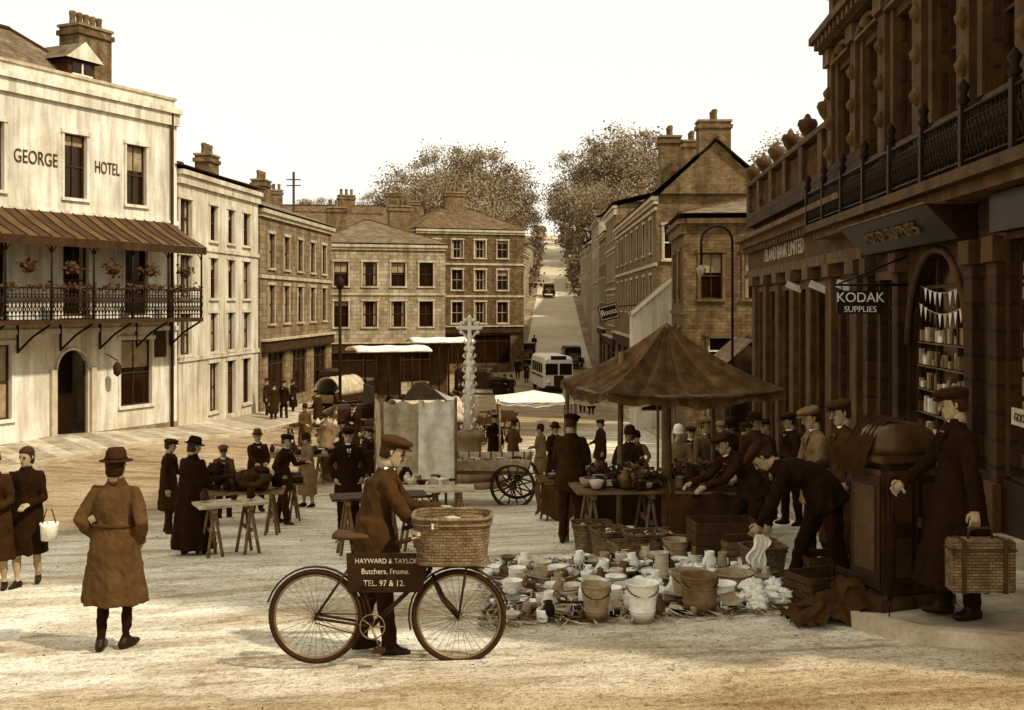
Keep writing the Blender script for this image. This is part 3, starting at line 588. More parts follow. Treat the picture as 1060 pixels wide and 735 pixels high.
# ------------------------------------------------------------ trees
def tree_mesh(seed,H,cr):
    r=random.Random(seed); mb=MB()
    mb.tube([(0,0,-1),(0.1,0,H*.2),(-.1,.1,H*.45),(.1,0,H*.8)],[.5,.4,.28,.08],'bark',n=8)
    for i in range(46):
        a=r.uniform(0,6.28);el=r.uniform(-.6,1.0);q=r.uniform(.5,1)
        c=Vector((math.cos(a)*cr*q*math.sqrt(max(.05,1-el*el*.8)),math.sin(a)*cr*q*math.sqrt(max(.05,1-el*el*.8)),H*.62+el*H*.34))
        if i<14: mb.tube([(0,0,H*(.25+.03*i)),c*.5+Vector((0,0,H*.25)),c],[.2,.12,.04],'bark',n=5)
        cs=r.uniform(.9,1.9)*cr/6; k='leafL' if (c.z>H*.65 and r.random()<.7) or r.random()<.25 else 'leafD'  # upper clumps mostly get the lighter leaf colour, shading painted in
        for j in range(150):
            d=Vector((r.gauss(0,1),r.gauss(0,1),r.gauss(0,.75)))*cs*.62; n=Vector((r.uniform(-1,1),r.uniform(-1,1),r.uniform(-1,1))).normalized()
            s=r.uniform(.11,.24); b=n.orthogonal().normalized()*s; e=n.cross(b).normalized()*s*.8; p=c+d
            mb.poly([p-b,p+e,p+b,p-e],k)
    return mb
tm=[]
for i,(H,cr) in enumerate(((20,6.5),(17,7),(22,6))):
    o=tree_mesh(50+i,H,cr).build('tree'); tm.append(o.data); bpy.data.objects.remove(o)
def tree(px,d,top,v):
    x=bx(px,d); z=g(x,d)+flank(x,d); H=(20,17,22)[v]; zt=zx(top,d); o=bpy.data.objects.new('tree',tm[v]); COL.objects.link(o)
    s=(zt-z)/H*1.02; o.location=(x,d,z); o.scale=(max(s,.6),max(s,.6),s); o.rotation_euler=(0,0,R.uniform(0,6))
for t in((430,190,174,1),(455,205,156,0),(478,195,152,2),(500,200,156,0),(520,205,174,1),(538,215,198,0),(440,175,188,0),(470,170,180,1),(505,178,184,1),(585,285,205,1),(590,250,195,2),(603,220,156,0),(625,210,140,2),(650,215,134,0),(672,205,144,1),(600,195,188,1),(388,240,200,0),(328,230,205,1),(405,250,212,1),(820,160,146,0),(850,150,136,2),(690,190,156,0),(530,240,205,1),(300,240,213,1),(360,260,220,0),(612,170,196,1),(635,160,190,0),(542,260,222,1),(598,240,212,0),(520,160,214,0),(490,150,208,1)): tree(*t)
# ------------------------------------------------------------ people
def ell(c,rx,ry,dirn,n=16,side=Vector((1,0,0)),fold=0,ph=0,nf=7):
    t=Vector(dirn).normalized(); a=(side-t*side.dot(t)).normalized(); b=t.cross(a)
    return [Vector(c)+a*rx*math.cos(q)*(1+fold*math.sin(nf*q+ph))+b*ry*math.sin(q)*(1+fold*math.sin(nf*q+ph)) for q in [2*math.pi*j/n for j in range(n)]]
ARM={'down':((.06,-.02,-.29),(.08,.05,-.54)),'pocket':((.12,-.09,-.25),(.04,.05,-.44)),'fwd':((.04,.13,-.25),(-.02,.37,-.20)),
 'hold':((.06,.05,-.28),(-.05,.27,-.33)),'cross':((.08,.08,-.27),(-.17,.24,-.24)),'reach':((.02,.2,-.22),(0,.46,-.30)),'hang':((.02,.06,-.28),(0,.14,-.53)),'hip':((.17,-.06,-.24),(.02,.03,-.42)),'up':((.06,.16,-.18),(-.03,.30,.06))}
def hand(mb,W,D,Nn,curl,mir):
    D=D.normalized(); Nn=(Nn-D*Nn.dot(D)).normalized(); S=D.cross(Nn)*mir
    mb.tube([W-D*.02,W+D*.03,W+D*.07,W+D*.095],[.02,.024,.024,.018],'skin',n=8,sx=1.6,side=S)
    for off_,ln in((-.031,.058),(-.011,.072),(.010,.078),(.030,.07)):
        p=W+D*.085+S*off_; pts=[p-D*.02]; d=D.copy()
        for k in range(3):
            d=(d+Nn*curl).normalized(); p=p+d*ln*(.42,.33,.25)[k]; pts.append(p.copy())
        mb.tube(pts,[.0095,.0095,.0085,.0065],'skin',n=6)
    p=W+D*.02+S*.03; mb.tube([p-S*.015,p+S*.018+D*.022,p+S*.024+D*.05+Nn*.012,p+S*.018+D*.07+Nn*.026],[.013,.0115,.01,.007],'skin',n=6)
def person(name,x,y,hd,h=1.7,arms=('down','down'),lean=0,stride=.06,hem=.72,flare=1.0,top='dark',leg='dark',hat='cap',hatm='dark',nod=0,turn=0,spread=.10,vox=.02,dz=0,dress=False,squat=0,stout=1.0,collar='white',shin=None,hair='hair',belt=False,curl=.45):
    u=MB(); rr=random.Random(int(x*97+y*31)&65535)
    if lean==0 and vox>.0155: lean=rr.uniform(0,7); turn=turn+rr.uniform(-35,35); nod=nod+rr.uniform(-4,12)
    X=Vector((1,0,0)); ln=math.radians(lean); sway=rr.uniform(-.02,.02)
    pz=.95-squat; pel=Vector((sway,-.10*math.sin(ln),pz))
    def dr(a): return Vector((0,math.sin(a),math.cos(a)))
    waist=pel+.16*dr(ln*.6); chest=waist+.24*dr(ln); neck=chest+.125*dr(ln*.95)
    hl=math.radians(lean*.45+nod); hdv=dr(hl); hc=neck+dr(ln*.7)*.055+hdv*.10
    b=stout
    key=[(pel-.08*dr(ln*.2),.165*b,.125*b),(pel,.178*b,.13*b),(waist,.155*b,.118*b),(waist+.13*dr(ln),.174*b,.128*b),(chest,.186,.126*b),(chest+.06*dr(ln),.165,.105),(neck-.015*dr(ln),.09,.08),(neck+.04*dr(ln*.8),.060,.060)]
    rings=[];
    for (p0,a0,b0),(p1,a1,b1) in zip(key,key[1:]):
        for t in(0,.34,.67): rings.append(ell(p0.lerp(p1,t),lerp(a0,a1,t),lerp(b0,b1,t),(p1-p0)))
    rings.append(ell(key[-1][0],key[-1][1],key[-1][2],dr(ln)))
    u.loft(rings,top)
    if hem<.9:
        hz=hem; ph=rr.uniform(0,6); rs=[]; n=10
        c0=waist.copy(); cend=Vector((0,pel.y+(.04 if lean<30 else -.02),hz)) if hz<pz-.1 else pel-.12*dr(ln*.5)
        for i in range(n+1):
            t=i/n; c=c0.lerp(cend,t); w=(.165*b)+(.055*flare)*t**.7+(.07*flare*max(0,(.75-hz)))*t; d=w*(.78+.08*t)
            rs.append(ell(c,w,d,(0,0,1) if lean<30 else (c0-cend),n=28,fold=.07*t*(1 if hz<.6 else .4),ph=ph,nf=8))
        u.loft(rs,top if not dress else dress)
    for s in(-1,1):
        hip=pel+Vector((s*.09,0,-.04)); st=stride*s
        ank=Vector((s*spread,pel.y*.2+st,.085+ (.04 if abs(stride)>.16 and s<0 else 0)))
        kn=hip.lerp(ank,.5)+Vector((s*.01,.035+squat*.9,0))
        pts=[hip,hip.lerp(kn,.5),kn,kn.lerp(ank,.4),kn.lerp(ank,.75),ank]
        if shin is None: u.tube(pts,[.098,.09,.074,.07,.064,.062],leg,n=12)
        else: u.tube(pts,[.085,.075,.056,.055,.042,.034],shin,n=12)
        ft=Vector((s*.25,1,0)).normalized()
        u.tube([ank,ank-ft*.05+Vector((0,0,-.04)),ank-ft*.065+Vector((0,0,-.052))],[.045,.04,.03],'shoe',n=10)
        a0=Vector((ank.x,ank.y,ank.z-.045)); u.tube([a0-ft*.07,a0-ft*.02,a0+ft*.06,a0+ft*.13,a0+ft*.175],[.034,.042,.044,.037,.022],'shoe',n=10)
        u.tube([a0+Vector((0,0,.05)),a0+ft*.1],[.045,.035],'shoe',n=10)
    wr=[]
    for s,a in((-1,arms[0]),(1,arms[1])):
        if isinstance(a,str): a=ARM[a]
        sh=chest+.05*dr(ln)+X*s*.168; e=sh+Vector((s*a[0][0],a[0][1],a[0][2])); w=sh+Vector((s*a[1][0],a[1][1],a[1][2]))
        fd=(w-e).normalized()
        u.tube([chest+.055*dr(ln)+X*s*.09,sh,sh.lerp(e,.35),sh.lerp(e,.7),e,e.lerp(w,.4),e.lerp(w,.8),w],[.048,.062,.062,.058,.055,.052,.045,.044],top,n=12)
        wr.append((w,fd,s))
    me=bpy.data.meshes.new('tmp'); me.from_pydata([tuple(v) for v in u.v],[],u.f); ob=bpy.data.objects.new('tmp',me); COL.objects.link(ob)
    rm=ob.modifiers.new('r','REMESH'); rm.mode='VOXEL'; rm.voxel_size=vox
    sm=ob.modifiers.new('s','SMOOTH'); sm.iterations=4; sm.factor=.5
    dg=bpy.context.evaluated_depsgraph_get(); ev=ob.evaluated_get(dg); em=ev.to_mesh()
    kd=kdtree.KDTree(len(u.f)*2); lab=[]
    for f,mi_ in zip(u.f,u.m):
        if len(f)>4: continue
        c=sum((u.v[i] for i in f),Vector())/len(f); kd.insert(c,len(lab)); lab.append(mi_)
    kd.balance()
    P=MB(); P.mats=list(u.mats)
    sx=rr.uniform(0,50)
    for v in em.vertices:
        p=v.co; k=.014*noise.noise(Vector((p.x*11+sx,p.y*11,p.z*4.0)))+.012*noise.noise(Vector((p.x*20,p.y*20+sx,p.z*16+p.x*9)))
        if p.z<.12: k=0
        P.v.append(p+v.normal*k)
    for q in em.polygons:
        P.f.append(tuple(q.vertices)); P.m.append(lab[kd.find(q.center)[1]]); P.sm.append(True)
    ev.to_mesh_clear(); bpy.data.objects.remove(ob); bpy.data.meshes.remove(me)
    for w,fd,s in wr:
        P.ring(w,fd,.036,.012,top,n=12,kk=5)
        nn=Vector((-s,0,0)) if fd.z<-.5 else Vector((-s*.3,0,-1))
        hand(P,w,fd,nn,curl,s)
    if belt: P.tube(ell(waist,.172*b,.132*b,(0,0,1),n=24),.016,belt,n=6,closed=True)
    if collar:
        P.tube([neck-.01*dr(ln),neck+.03*dr(ln*.8)],[.070,.064],collar,n=14)
        if hat not in('cloche',) and collar=='white':
            f=dr(ln+math.pi/2); c=chest+.08*dr(ln)
            P.poly([c+f*.108+X*.04,c+f*.108-X*.04,chest-.04*dr(ln)+f*.137],collar)
            for s in(-1,1): P.tube([neck+X*.05*s+f*.05,c-.03*dr(ln)+X*.045*s+f*.122,chest-.07*dr(ln)+X*.005*s+f*.14],[.012,.02,.008],top,n=6)
            P.tube([c+f*.11,chest-.02*dr(ln)+f*.138],[.009,.014],'black',n=6)
    elif name=='woman' or hem<.5: P.tube([neck-.02*dr(ln),neck+.04*dr(ln*.8)],[.082,.07],top,n=14)
    fw=Matrix.Rotation(-hl,4,'X'); HM=Matrix.Translation(hc)@fw@Matrix.Rotation(math.radians(turn),4,'Z'); P.M=HM
    P.tube([(0,-.02,-.15),(0,-.012,-.05)],[.058,.056],'skin',n=14)
    prof=[(-.122,.018,.018,.05),(-.113,.034,.034,.042),(-.095,.048,.055,.028),(-.07,.058,.075,.012),(-.04,.066,.087,.004),(-.01,.071,.093,0),(.02,.074,.097,-.002),(.05,.074,.097,-.006),(.08,.067,.086,-.01),(.105,.046,.062,-.012),(.12,.012,.02,-.012)]
    rg=[]
    for z,rx,ry,yo in prof:
        ring=[]
        for j in range(20):
            q=2*math.pi*j/20; px_=rx*math.cos(q); py_=ry*math.sin(q)+yo
            if abs(z+.01)<.02 and py_>0 and .018<abs(px_)<.05: py_-=.009
            if abs(z-.02)<.005 and py_>0.03: py_+=.003
            ring.append((px_,py_,z))
        rg.append(ring)
    P.loft(rg,'skin')
    P.tube([(0,.086,.012),(0,.098,-.012),(0,.112,-.034),(0,.094,-.042)],[.007,.009,.0125,.009],'skin',n=8)
    for s in(-1,1):
        P.tube([(s*.047,.078,-.004),(s*.032,.088,-.004),(s*.019,.086,-.004)],[.004,.007,.004],'eye',n=6); P.tube([(s*.05,.076,.014),(s*.032,.09,.018),(s*.016,.09,.014)],[.003,.0045,.003],hair,n=5)
        P.tube([(s*.072,-.004,.014),(s*.082,-.012,.008),(s*.081,-.010,-.016),(s*.072,-.002,-.03)],[.007,.011,.01,.006],'skin',n=6)
    P.tube([(-.023,.083,-.066),(0,.091,-.064),(.023,.083,-.066)],[.003,.0065,.003],'lip',n=6)
    if name=='man' and rr.random()<.35: P.tube([(-.03,.082,-.052),(0,.094,-.048),(.03,.082,-.052)],[.004,.009,.004],hair,n=6)
    hp=[(-.06,.060,.05,-.05),(-.03,.073,.072,-.03),(.0,.079,.082,-.024),(.03,.081,.088,-.02),(.06,.081,.095,-.013),(.09,.07,.088,-.012),(.115,.048,.062,-.012),(.131,.012,.018,-.012)]
    if name=='woman': hp=[(-.10,.06,.05,-.045),(-.07,.078,.068,-.035)]+[(z,a*1.07,b_*1.07,yo) for z,a,b_,yo in hp[1:]]
    P.loft([[(rx*math.cos(2*math.pi*j/18),ry*math.sin(2*math.pi*j/18)+yo,z) for j in range(18)] for z,rx,ry,yo in hp],hair)
    def hatl(prof,k,n=22): P.loft([[(rx*math.cos(2*math.pi*j/n),ry*math.sin(2*math.pi*j/n)+yo,z) for j in range(n)] for z,rx,ry,yo in prof],k)
    if hat=='cap':
        hatl([(.042,.084,.104,-.008),(.058,.092,.112,-.002),(.072,.108,.130,.008),(.09,.112,.134,.012),(.105,.10,.118,.006),(.122,.065,.08,-.004),(.128,.01,.01,-.006)],hatm)
        P.loft([[(.07*math.cos(q),.085+yy+.045*math.sin(q)*k2,z) for q in [math.pi*j/8 for j in range(9)]]+[(.07*math.cos(q)*.98,.07+yy,z-.004) for q in [math.pi-math.pi*j/4 for j in range(5)]] for z,yy,k2 in((.052,0,1.0),(.045,.010,1.2),(.038,.010,1.2))],hatm,sm=False)
    elif hat in('brim','bowler','cloche'):
        if hat=='cloche': hatl([(-.005,.098,.118,-.012),(.0,.104,.124,-.01),(.012,.092,.112,-.012),(.05,.092,.112,-.014),(.09,.085,.102,-.014),(.13,.065,.08,-.014),(.15,.02,.03,-.014)],hatm)
        else:
            w=.04 if hat=='bowler' else .055
            hatl([(.034,.085+w,.105+w,-.006),(.042,.088+w*.9,.108+w*.9,-.006),(.05,.088,.108,-.008),(.07,.086,.106,-.008),(.12,.08,.1,-.008),(.15,.06,.08,-.008),(.155 if hat=='bowler' else .14,.02,.04,-.008)],hatm)
            P.tube([(.088*math.cos(q),.108*math.sin(q)-.008,.06) for q in [2*math.pi*j/18 for j in range(18)]],.008,'black',n=5,closed=True)
    P.M=None
    sc=h/1.72
    return P.build(name,None,(x,y,g(x,y)+dz),-math.radians(hd),sc), wr
def Pp(name,px,d,hd,**k): return person(name,bx(px,d),d,hd,**k)
# heading: 0 faces away (+Y), 90 faces right (+X), 180 faces camera, 270 faces left
Pp('man',388,8.95,84,h=1.74,arms=(((.03,.18,-.24),(-.02,.44,-.26)),((.03,.15,-.25),(0,.36,-.36))),lean=17,stride=.12,hem=.70,top='brownD',leg='dark',hatm='brownD',vox=.014,nod=8,stout=1.1,curl=.6)
Pp('woman',117,9.55,8,h=1.68,arms=('pocket','pocket'),hem=.42,flare=1.3,top='brown',leg='black',shin='black',hat='brim',hatm='dark',vox=.015,stride=.05,spread=.09,stout=1.12,collar=None,dress='brown',hair='dark',belt='brownD',lean=3)
Pp('woman',29,13.2,176,h=1.62,arms=('hold','down'),hem=.42,flare=1.1,top='black',shin='stock',hat='none',stride=.16,vox=.016,dress='black',spread=.07,collar='black')
Pp('woman',-6,12.9,176,h=1.62,arms=('hold','down'),hem=.4,flare=1.2,top='dark',shin='stock',hat='cloche',vox=.02,dress='dark',collar='dark')
Pp('woman',199,15.8,24,h=1.62,arms=('hold','hold'),hem=.1,flare=1.6,top='black',hat='brim',hatm='black',vox=.018,dress='black',stout=1.25,collar=None,nod=10)
Pp('man',174,20,95,h=1.68,arms=('hold','down'),hem=.45,top='dark',leg='dark',hatm='dark',vox=.02)
Pp('man',232,23,170,h=1.65,arms=('reach','reach'),lean=30,top='brown',hatm='brown',vox=.022,dz=-.1)
Pp('man',266,24,150,h=1.75,arms=('hold','reach'),lean=6,hem=.6,top='dark',hatm='brown',hat='bowler',vox=.022,stout=1.1)
Pp('man',292,21.5,105,h=1.72,arms=('fwd','hip'),top='dark',hatm='black',vox=.02,hem=.66,stride=.16,lean=12)
Pp('woman',319,25,230,h=1.64,arms=('cross','down'),top='grey',dress='grey',hem=.3,shin='stock',hat='cloche',hatm='dark',vox=.022,collar='grey')
Pp('man',360,17.6,165,h=1.74,arms=('pocket','pocket'),top='black',leg='black',hatm='black',vox=.018,turn=20)
Pp('man',338,33,190,h=1.7,top='grey',vox=.028); Pp('man',357,30,250,h=1.7,top='dark',vox=.028,arms=('hold','hold'))
Pp('man',380,27,120,h=1.68,top='dark',vox=.026,arms=('hold','fwd'),hem=.6)
Pp('woman',283,47,150,h=1.62,top='dark',dress='dark',hem=.4,hat='cloche',vox=.03); Pp('man',294,48,200,h=1.7,top='black',vox=.03)
Pp('man',276,49,100,h=1.7,top='dark',vox=.03); Pp('woman',303,52,100,h=1.6,top='black',dress='black',hem=.35,hat='cloche',vox=.03)
for px,d,hd_,t in((348,46,90,'dark'),(430,38,200,'dark'),(512,33,160,'black'),(531,31,60,'brown'),(560,30,300,'grey'),(574,27,150,'dark'),(522,70,180,'black'),(529,71,180,'dark'),(545,88,180,'dark'),(536,90,180,'black'),(553,105,180,'dark'),(603,60,180,'black'),(612,58,180,'dark'),(456,45,190,'dark'),(475,60,190,'black'),(622,31,250,'dark'),(315,36,140,'brown'),(366,36,200,'black'),(405,35,30,'brown'),(330,42,290,'dark'),(660,24,190,'grey'),(716,22,200,'dark'),(770,23,60,'black')):
    w=R.random()<.4
    Pp('woman' if w else 'man',px,d,hd_,h=R.uniform(1.55,1.65) if w else R.uniform(1.66,1.78),top=t,dress=t if w else False,hem=.38 if w else R.choice([.68,.66,.45]),hat='cloche' if w else R.choice(['cap','brim','cap']),vox=.03,arms=(R.choice(['down','hold','pocket']),R.choice(['down','cross','hold'])),collar=R.choice(['white',t]))
Pp('man',591,15.3,20,h=1.74,arms=('hold','hold'),top='dark',leg='dark',hatm='black',vox=.018,nod=8,stout=1.1)
Pp('woman',652,17.5,200,h=1.6,arms=('hold','cross'),top='dark',dress='dark',hem=.4,hat='cloche',vox=.022)
Pp('woman',702,18.5,190,h=1.62,arms=('hold','hold'),top='grey',dress='grey',hem=.4,hat='cloche',hatm='white',vox=.022)
Pp('man',730,16.5,150,h=1.66,arms=('reach','hold'),top='grey',hatm='grey',vox=.02,hem=.45,stout=1.1)
Pp('woman',757,16.8,215,h=1.64,arms=('hold','down'),top='dark',dress='dark',hem=.35,hat='cloche',vox=.02,collar='dark')
Pp('woman',782,15.8,170,h=1.66,arms=('hold','hold'),top='brown',dress='brown',hem=.35,hat='brim',vox=.02,collar='brown')
Pp('man',748,20,190,h=1.72,top='pale',vox=.026,hat='cap',hatm='grey'); Pp('man',795,19,250,h=1.7,top='dark',vox=.026)
Pp('man',820,17,250,h=1.7,top='dark',vox=.022,arms=('hold','down'))
Pp('man',848,12.2,262,h=1.68,arms=('hold','hold'),top='grey',leg='dark',hatm='grey',vox=.018,lean=10,nod=12,hem=.66)
Pp('man',877,11.2,262,h=1.76,arms=('pocket','hold'),top='brownD',leg='dark',hatm='brownD',vox=.018,lean=8,hem=.35,stout=1.15,flare=1.2,nod=8)
Pp('man',846,10.45,280,h=1.78,arms=(((.0,.10,-.26),(0,.22,-.47)),((.0,.06,-.28),(0,.12,-.53))),lean=78,stride=.24,hem=.80,top='black',leg='black',hat='cap',hatm='dark',vox=.015,nod=20,spread=.13,stout=1.05,collar=None)
Pp('man',775,13.0,250,h=1.65,arms=('reach','reach'),lean=50,stride=.15,top='dark',leg='dark',hatm='dark',vox=.018,squat=.1)
CX=bx(992,8.65)
_,cw=person('man',CX,8.65,268,h=1.76,arms=(((.13,.02,-.28),(.22,.04,-.51)),((.05,.13,-.25),(.02,.34,-.40))),top='black',leg='black',hem=.26,flare=1.7,hatm='dark',vox=.014,nod=6,turn=-18,stride=.07,spread=.09,stout=1.12,dz=.12,collar='white',lean=4,curl=.8)
# ------------------------------------------------------------ cape man's umbrella and case
cm=Matrix.Translation((CX,8.65,g(CX,8.65)+.12))@Matrix.Rotation(-math.radians(268),4,'Z')@Matrix.Scale(1.76/1.72,4)
hl_=cm@(cw[0][0]+cw[0][1]*.12); hr_=cm@(cw[1][0]+cw[1][1]*.10)
o=MB(); ux,uy=hr_.x,hr_.y; gz=g(ux,uy)+.12; hh=hr_.z-.02-gz
o.tube([(ux-.03,uy,gz),(ux-.02,uy,gz+.12),(ux,uy,gz+hh)],[.006,.008,.009],'iron'); o.tube([(ux-.025,uy,gz+.12),(ux-.02,uy,gz+.3),(ux-.005,uy,gz+hh*.72),(ux,uy,gz+hh*.86)],[.014,.042,.038,.012],'black',n=9)
o.tube([(ux+.045*(1-math.cos(a)),uy,gz+hh+.04*math.sin(a)) for a in [math.pi*i/8 for i in range(9)]],.011,'woodL',n=7); o.build('umbrella')
def bbox(mb,c,d,k,b=.012):
    mb.box(c,(d[0]-2*b,d[1]-2*b,d[2]),k);mb.box(c,(d[0],d[1]-2*b,d[2]-2*b),k);mb.box(c,(d[0]-2*b,d[1],d[2]-2*b),k)
o=MB(); cx,cy=hl_.x+.02,hl_.y-.03; cz=hl_.z-.02-.25
bbox(o,(cx,cy,cz),(.46,.17,.38),'wicker'); o.box((cx,cy,cz+.12),(.47,.18,.015),'woodD')
for s in(-1,1): o.box((cx+s*.15,cy-.003,cz),(.03,.182,.39),'woodD')
o.tube([(cx-.09,cy,cz+.19),(cx-.08,cy,cz+.27),(cx+.08,cy,cz+.27),(cx+.09,cy,cz+.19)],.011,'woodD'); o.build('suitcase')
# ------------------------------------------------------------ carrier bicycle
bk=empty('bicycle',(bx(327,8.55),8.55,g(bx(400,8.55),8.55)+.005)); B=MB()
rw=.365;wb=1.10;fz=.365
for cx in(0,wb):
    c=(cx,0,fz); B.ring(c,(0,1,0),rw-.02,.021,'rubber',n=48,kk=8); B.ring(c,(0,1,0),rw-.045,.012,'steel',n=48,kk=6)
    B.tube([(cx,-.06,fz),(cx,.06,fz)],.022,'steel',n=10)
    for i in range(32):
        a=2*math.pi*i/32; a2=a+(.35 if i%2 else -.35); s=.04 if i%4<2 else -.04
        B.tube([(cx+.02*math.cos(a2),s,fz+.02*math.sin(a2)),(cx+(rw-.05)*math.cos(a),0,fz+(rw-.05)*math.sin(a))],.0022,'steel',n=3)
    B.tube([(cx+(rw+.02)*math.cos(a),0,fz+(rw+.02)*math.sin(a)) for a in [math.radians(t) for t in (range(-5,170,12) if cx==0 else range(15,200,12))]],.03,'paintD',n=6,sx=.25,side=(0,0,1))
bbp=(.44,0,.30);seat=(.30,0,.80);hb=(.86,0,.84);hb2=(.88,0,.72)
for a,b,r in((bbp,seat,.017),(seat,hb,.016),(bbp,hb2,.018),(hb2,hb,.02),((.29,0,.83),(.27,0,.95),.013)): B.tube([a,b],r,'paintD',n=8)
for s in(-.055,.055):
    B.tube([(0,s,fz),(.42,s*.7,.30)],.011,'paintD',n=6);B.tube([(0,s,fz),(.29,s*.5,.79)],.010,'paintD',n=6)
    B.tube([(.895,s*.8,.68),(.98,s,.5),(wb,s,fz)],.013,'paintD',n=6)
    B.tube([(wb,s*1.3,fz),(1.16,s*3,.76)],.009,'paintD',n=6);B.tube([(.9,s*2,.78),(1.3,s*3,.78)],.009,'paintD',n=6)
B.tube([hb,(.84,0,.98)],.014,'steel',n=8)
B.tube([(.66,-.27,.99),(.78,-.25,1.02),(.86,-.12,1.0),(.86,.12,1.0),(.78,.25,1.02),(.66,.27,.99)],.012,'steel',n=8)
for s in(-1,1): B.tube([(.64,s*.27,.985),(.76,s*.255,1.015)],.018,'rubber',n=8)
B.loft([ell((xx,0,zz),w,hh,(1,0,0),n=12,side=Vector((0,1,0))) for xx,zz,w,hh in((.13,.985,.05,.02),(.16,.995,.09,.035),(.23,.99,.085,.035),(.31,.98,.045,.03),(.39,.975,.025,.022),(.41,.97,.012,.012))],'woodD')
for s in(-1,1): B.ring((.18,s*.05,.95),(0,0,1),.022,.005,'steel',n=12,kk=4)
B.ring((.44,-.05,.30),(0,1,0),.095,.006,'steel',n=24,kk=5)
for i in range(5): a=i*1.257; B.tube([(.44,-.05,.30),(.44+.09*math.cos(a),-.05,.30+.09*math.sin(a))],.006,'steel',n=4)
B.tube([(.44,-.05,.395),(0,-.05,.40)],.005,'iron',n=4);B.tube([(.44,-.05,.205),(0,-.05,.33)],.005,'iron',n=4)
B.tube([(.44,-.07,.30),(.50,-.07,.14)],.009,'steel',n=6);B.tube([(.44,.07,.30),(.38,.07,.46)],.009,'steel',n=6)
for xx,yy,zz in((.50,-.12,.14),(.38,.12,.46)): B.box((xx,yy,zz),(.09,.09,.02),'rubber')
B.build('frame_and_wheels',bk)
S=MB(); S.hexa([(.25,-.042,.56),(.82,-.042,.56),(.88,-.042,.86),(.24,-.042,.86),(.25,-.024,.56),(.82,-.024,.56),(.88,-.024,.86),(.24,-.024,.86)],'paintD'); S.build('advert_plate',bk)
for s_,sz,z,xx in(('HAYWARD & TAYLOR',.05,.80,.548),('Butchers, Frome.',.055,.72,.54),('TEL. 97 & 12.',.06,.63,.53)):
    mt=Matrix.Rotation(math.pi/2,4,'X'); mt.translation=Vector((xx,-.045,z)); text('lettering',s_,sz*1.05,mt,'cream',bk,.002,.92)
K=MB()
def wbasket(mb,c,w,d,h,tp=.82):
    x,y,z=c; n=9
    def rr_(sw,sd,zz): 
        pts=[]
        for i in range(32):
            f=(i%8)/8; q=i//8
            p=((-1+2*f,-1),(1,-1+2*f),(1-2*f,1),(-1,1-2*f))[q]
            L_=(p[0]**4+p[1]**4)**.25; pts.append((x+p[0]/L_*sw/2,y+p[1]/L_*sd/2,zz))
        return pts
    rg=[rr_((w*(tp+(1-tp)*i/n))*(1+(.012 if i%2 else 0)),(d*(tp+(1-tp)*i/n))*(1+(.012 if i%2 else 0)),z+h*i/n) for i in range(n+1)]
    mb.loft(rg,'wicker',caps=False); mb.face([mb.av(p) for p in rr_(w*tp,d*tp,z+.02)],'wicker')
    mb.loft([rr_(w*.95,d*.95,z+h),rr_(w*tp*.93,d*tp*.93,z+.03)],'wicker',caps=False)
    mb.tube(rr_(w,d,z+h),.016,'wicker',n=6,closed=True);mb.tube(rr_(w*tp,d*tp,z),.014,'wicker',n=6,closed=True);mb.tube(rr_(w*1.01,d*1.01,z+h*.86),.009,'wicker',n=5,closed=True)
wbasket(K,(1.05,0,.81),.6,.46,.34,.88)
for k in range(40): K.box((1.05+R.uniform(-.24,.24),R.uniform(-.18,.18),1.06+R.uniform(-.03,.05)),(R.uniform(.03,.14),R.uniform(.03,.14),R.uniform(.02,.06)),R.choice(['wicker','canvasM','wood','cream']),rz=R.uniform(0,3))
K.build('wicker_basket',bk)
# ------------------------------------------------------------ utility cabinet with cloth
cab=empty('utility_cabinet',(bx(928,9.35),9.35,g(bx(928,9.35),9.35)+.118),.3); C=MB()
bbox(C,(0,0,.06),(.72,.62,.12),'stoneD');bbox(C,(0,0,.66),(.60,.52,1.10),'paintM',.06);bbox(C,(0,0,1.24),(.68,.58,.06),'paintM',.01)
rg=[]
for t in range(7):
    a=t/6*math.pi/2; k=math.cos(a)*.98+.02; z_=1.27+.25*math.sin(a)
    rg.append([(.32*k**.6*cx_/((cx_**4+cy_**4)**.25),.27*k**.6*cy_/((cx_**4+cy_**4)**.25),z_) for cx_,cy_ in [(math.cos(2*math.pi*j/24),math.sin(2*math.pi*j/24)) for j in range(24)]])
C.loft(rg,'paintM')
for s in(-1,1): C.box((s*.142,-.262,.64),(.25,.014,.92),'paintD');C.box((s*.142,-.272,.88),(.17,.014,.32),'paintM');C.box((s*.142,-.272,.44),(.17,.014,.32),'paintM')
C.box((-.301,0,.64),(.014,.4,.92),'paintD');C.box((-.31,0,.66),(.014,.28,.7),'paintM')
C.box((.02,-.28,.72),(.02,.03,.08),'steel')
for z_ in(.3,1.0):
    for s in(-1,1): C.box((s*.27,-.274,z_),(.03,.02,.1),'iron')
C.build('body',cab)
C=MB(); ids=[]
path=[(.02,1.525),(-.1,1.515),(-.2,1.46),(-.29,1.37),(-.35,1.26),(-.37,1.16),(-.38,1.06)]
for i,(x_,z_) in enumerate(path):
    row=[]
    for j in range(15):
        yy=-.10+.36*j/14+.03*math.sin(i*1.3); w=.02*math.sin(j*1.7+i*.6)+.014*noise.noise(Vector((i*.6,j*.6,0))); row.append(C.av((x_-abs(w),yy,z_+abs(w)+.012+(.05*math.sin(j*1.2) if i==6 else 0))))
    ids.append(row)
for i in range(len(path)-1):
    for j in range(14): C.face((ids[i][j],ids[i][j+1],ids[i+1][j+1],ids[i+1][j]),'dark',True)
C.build('draped_cloth',cab)
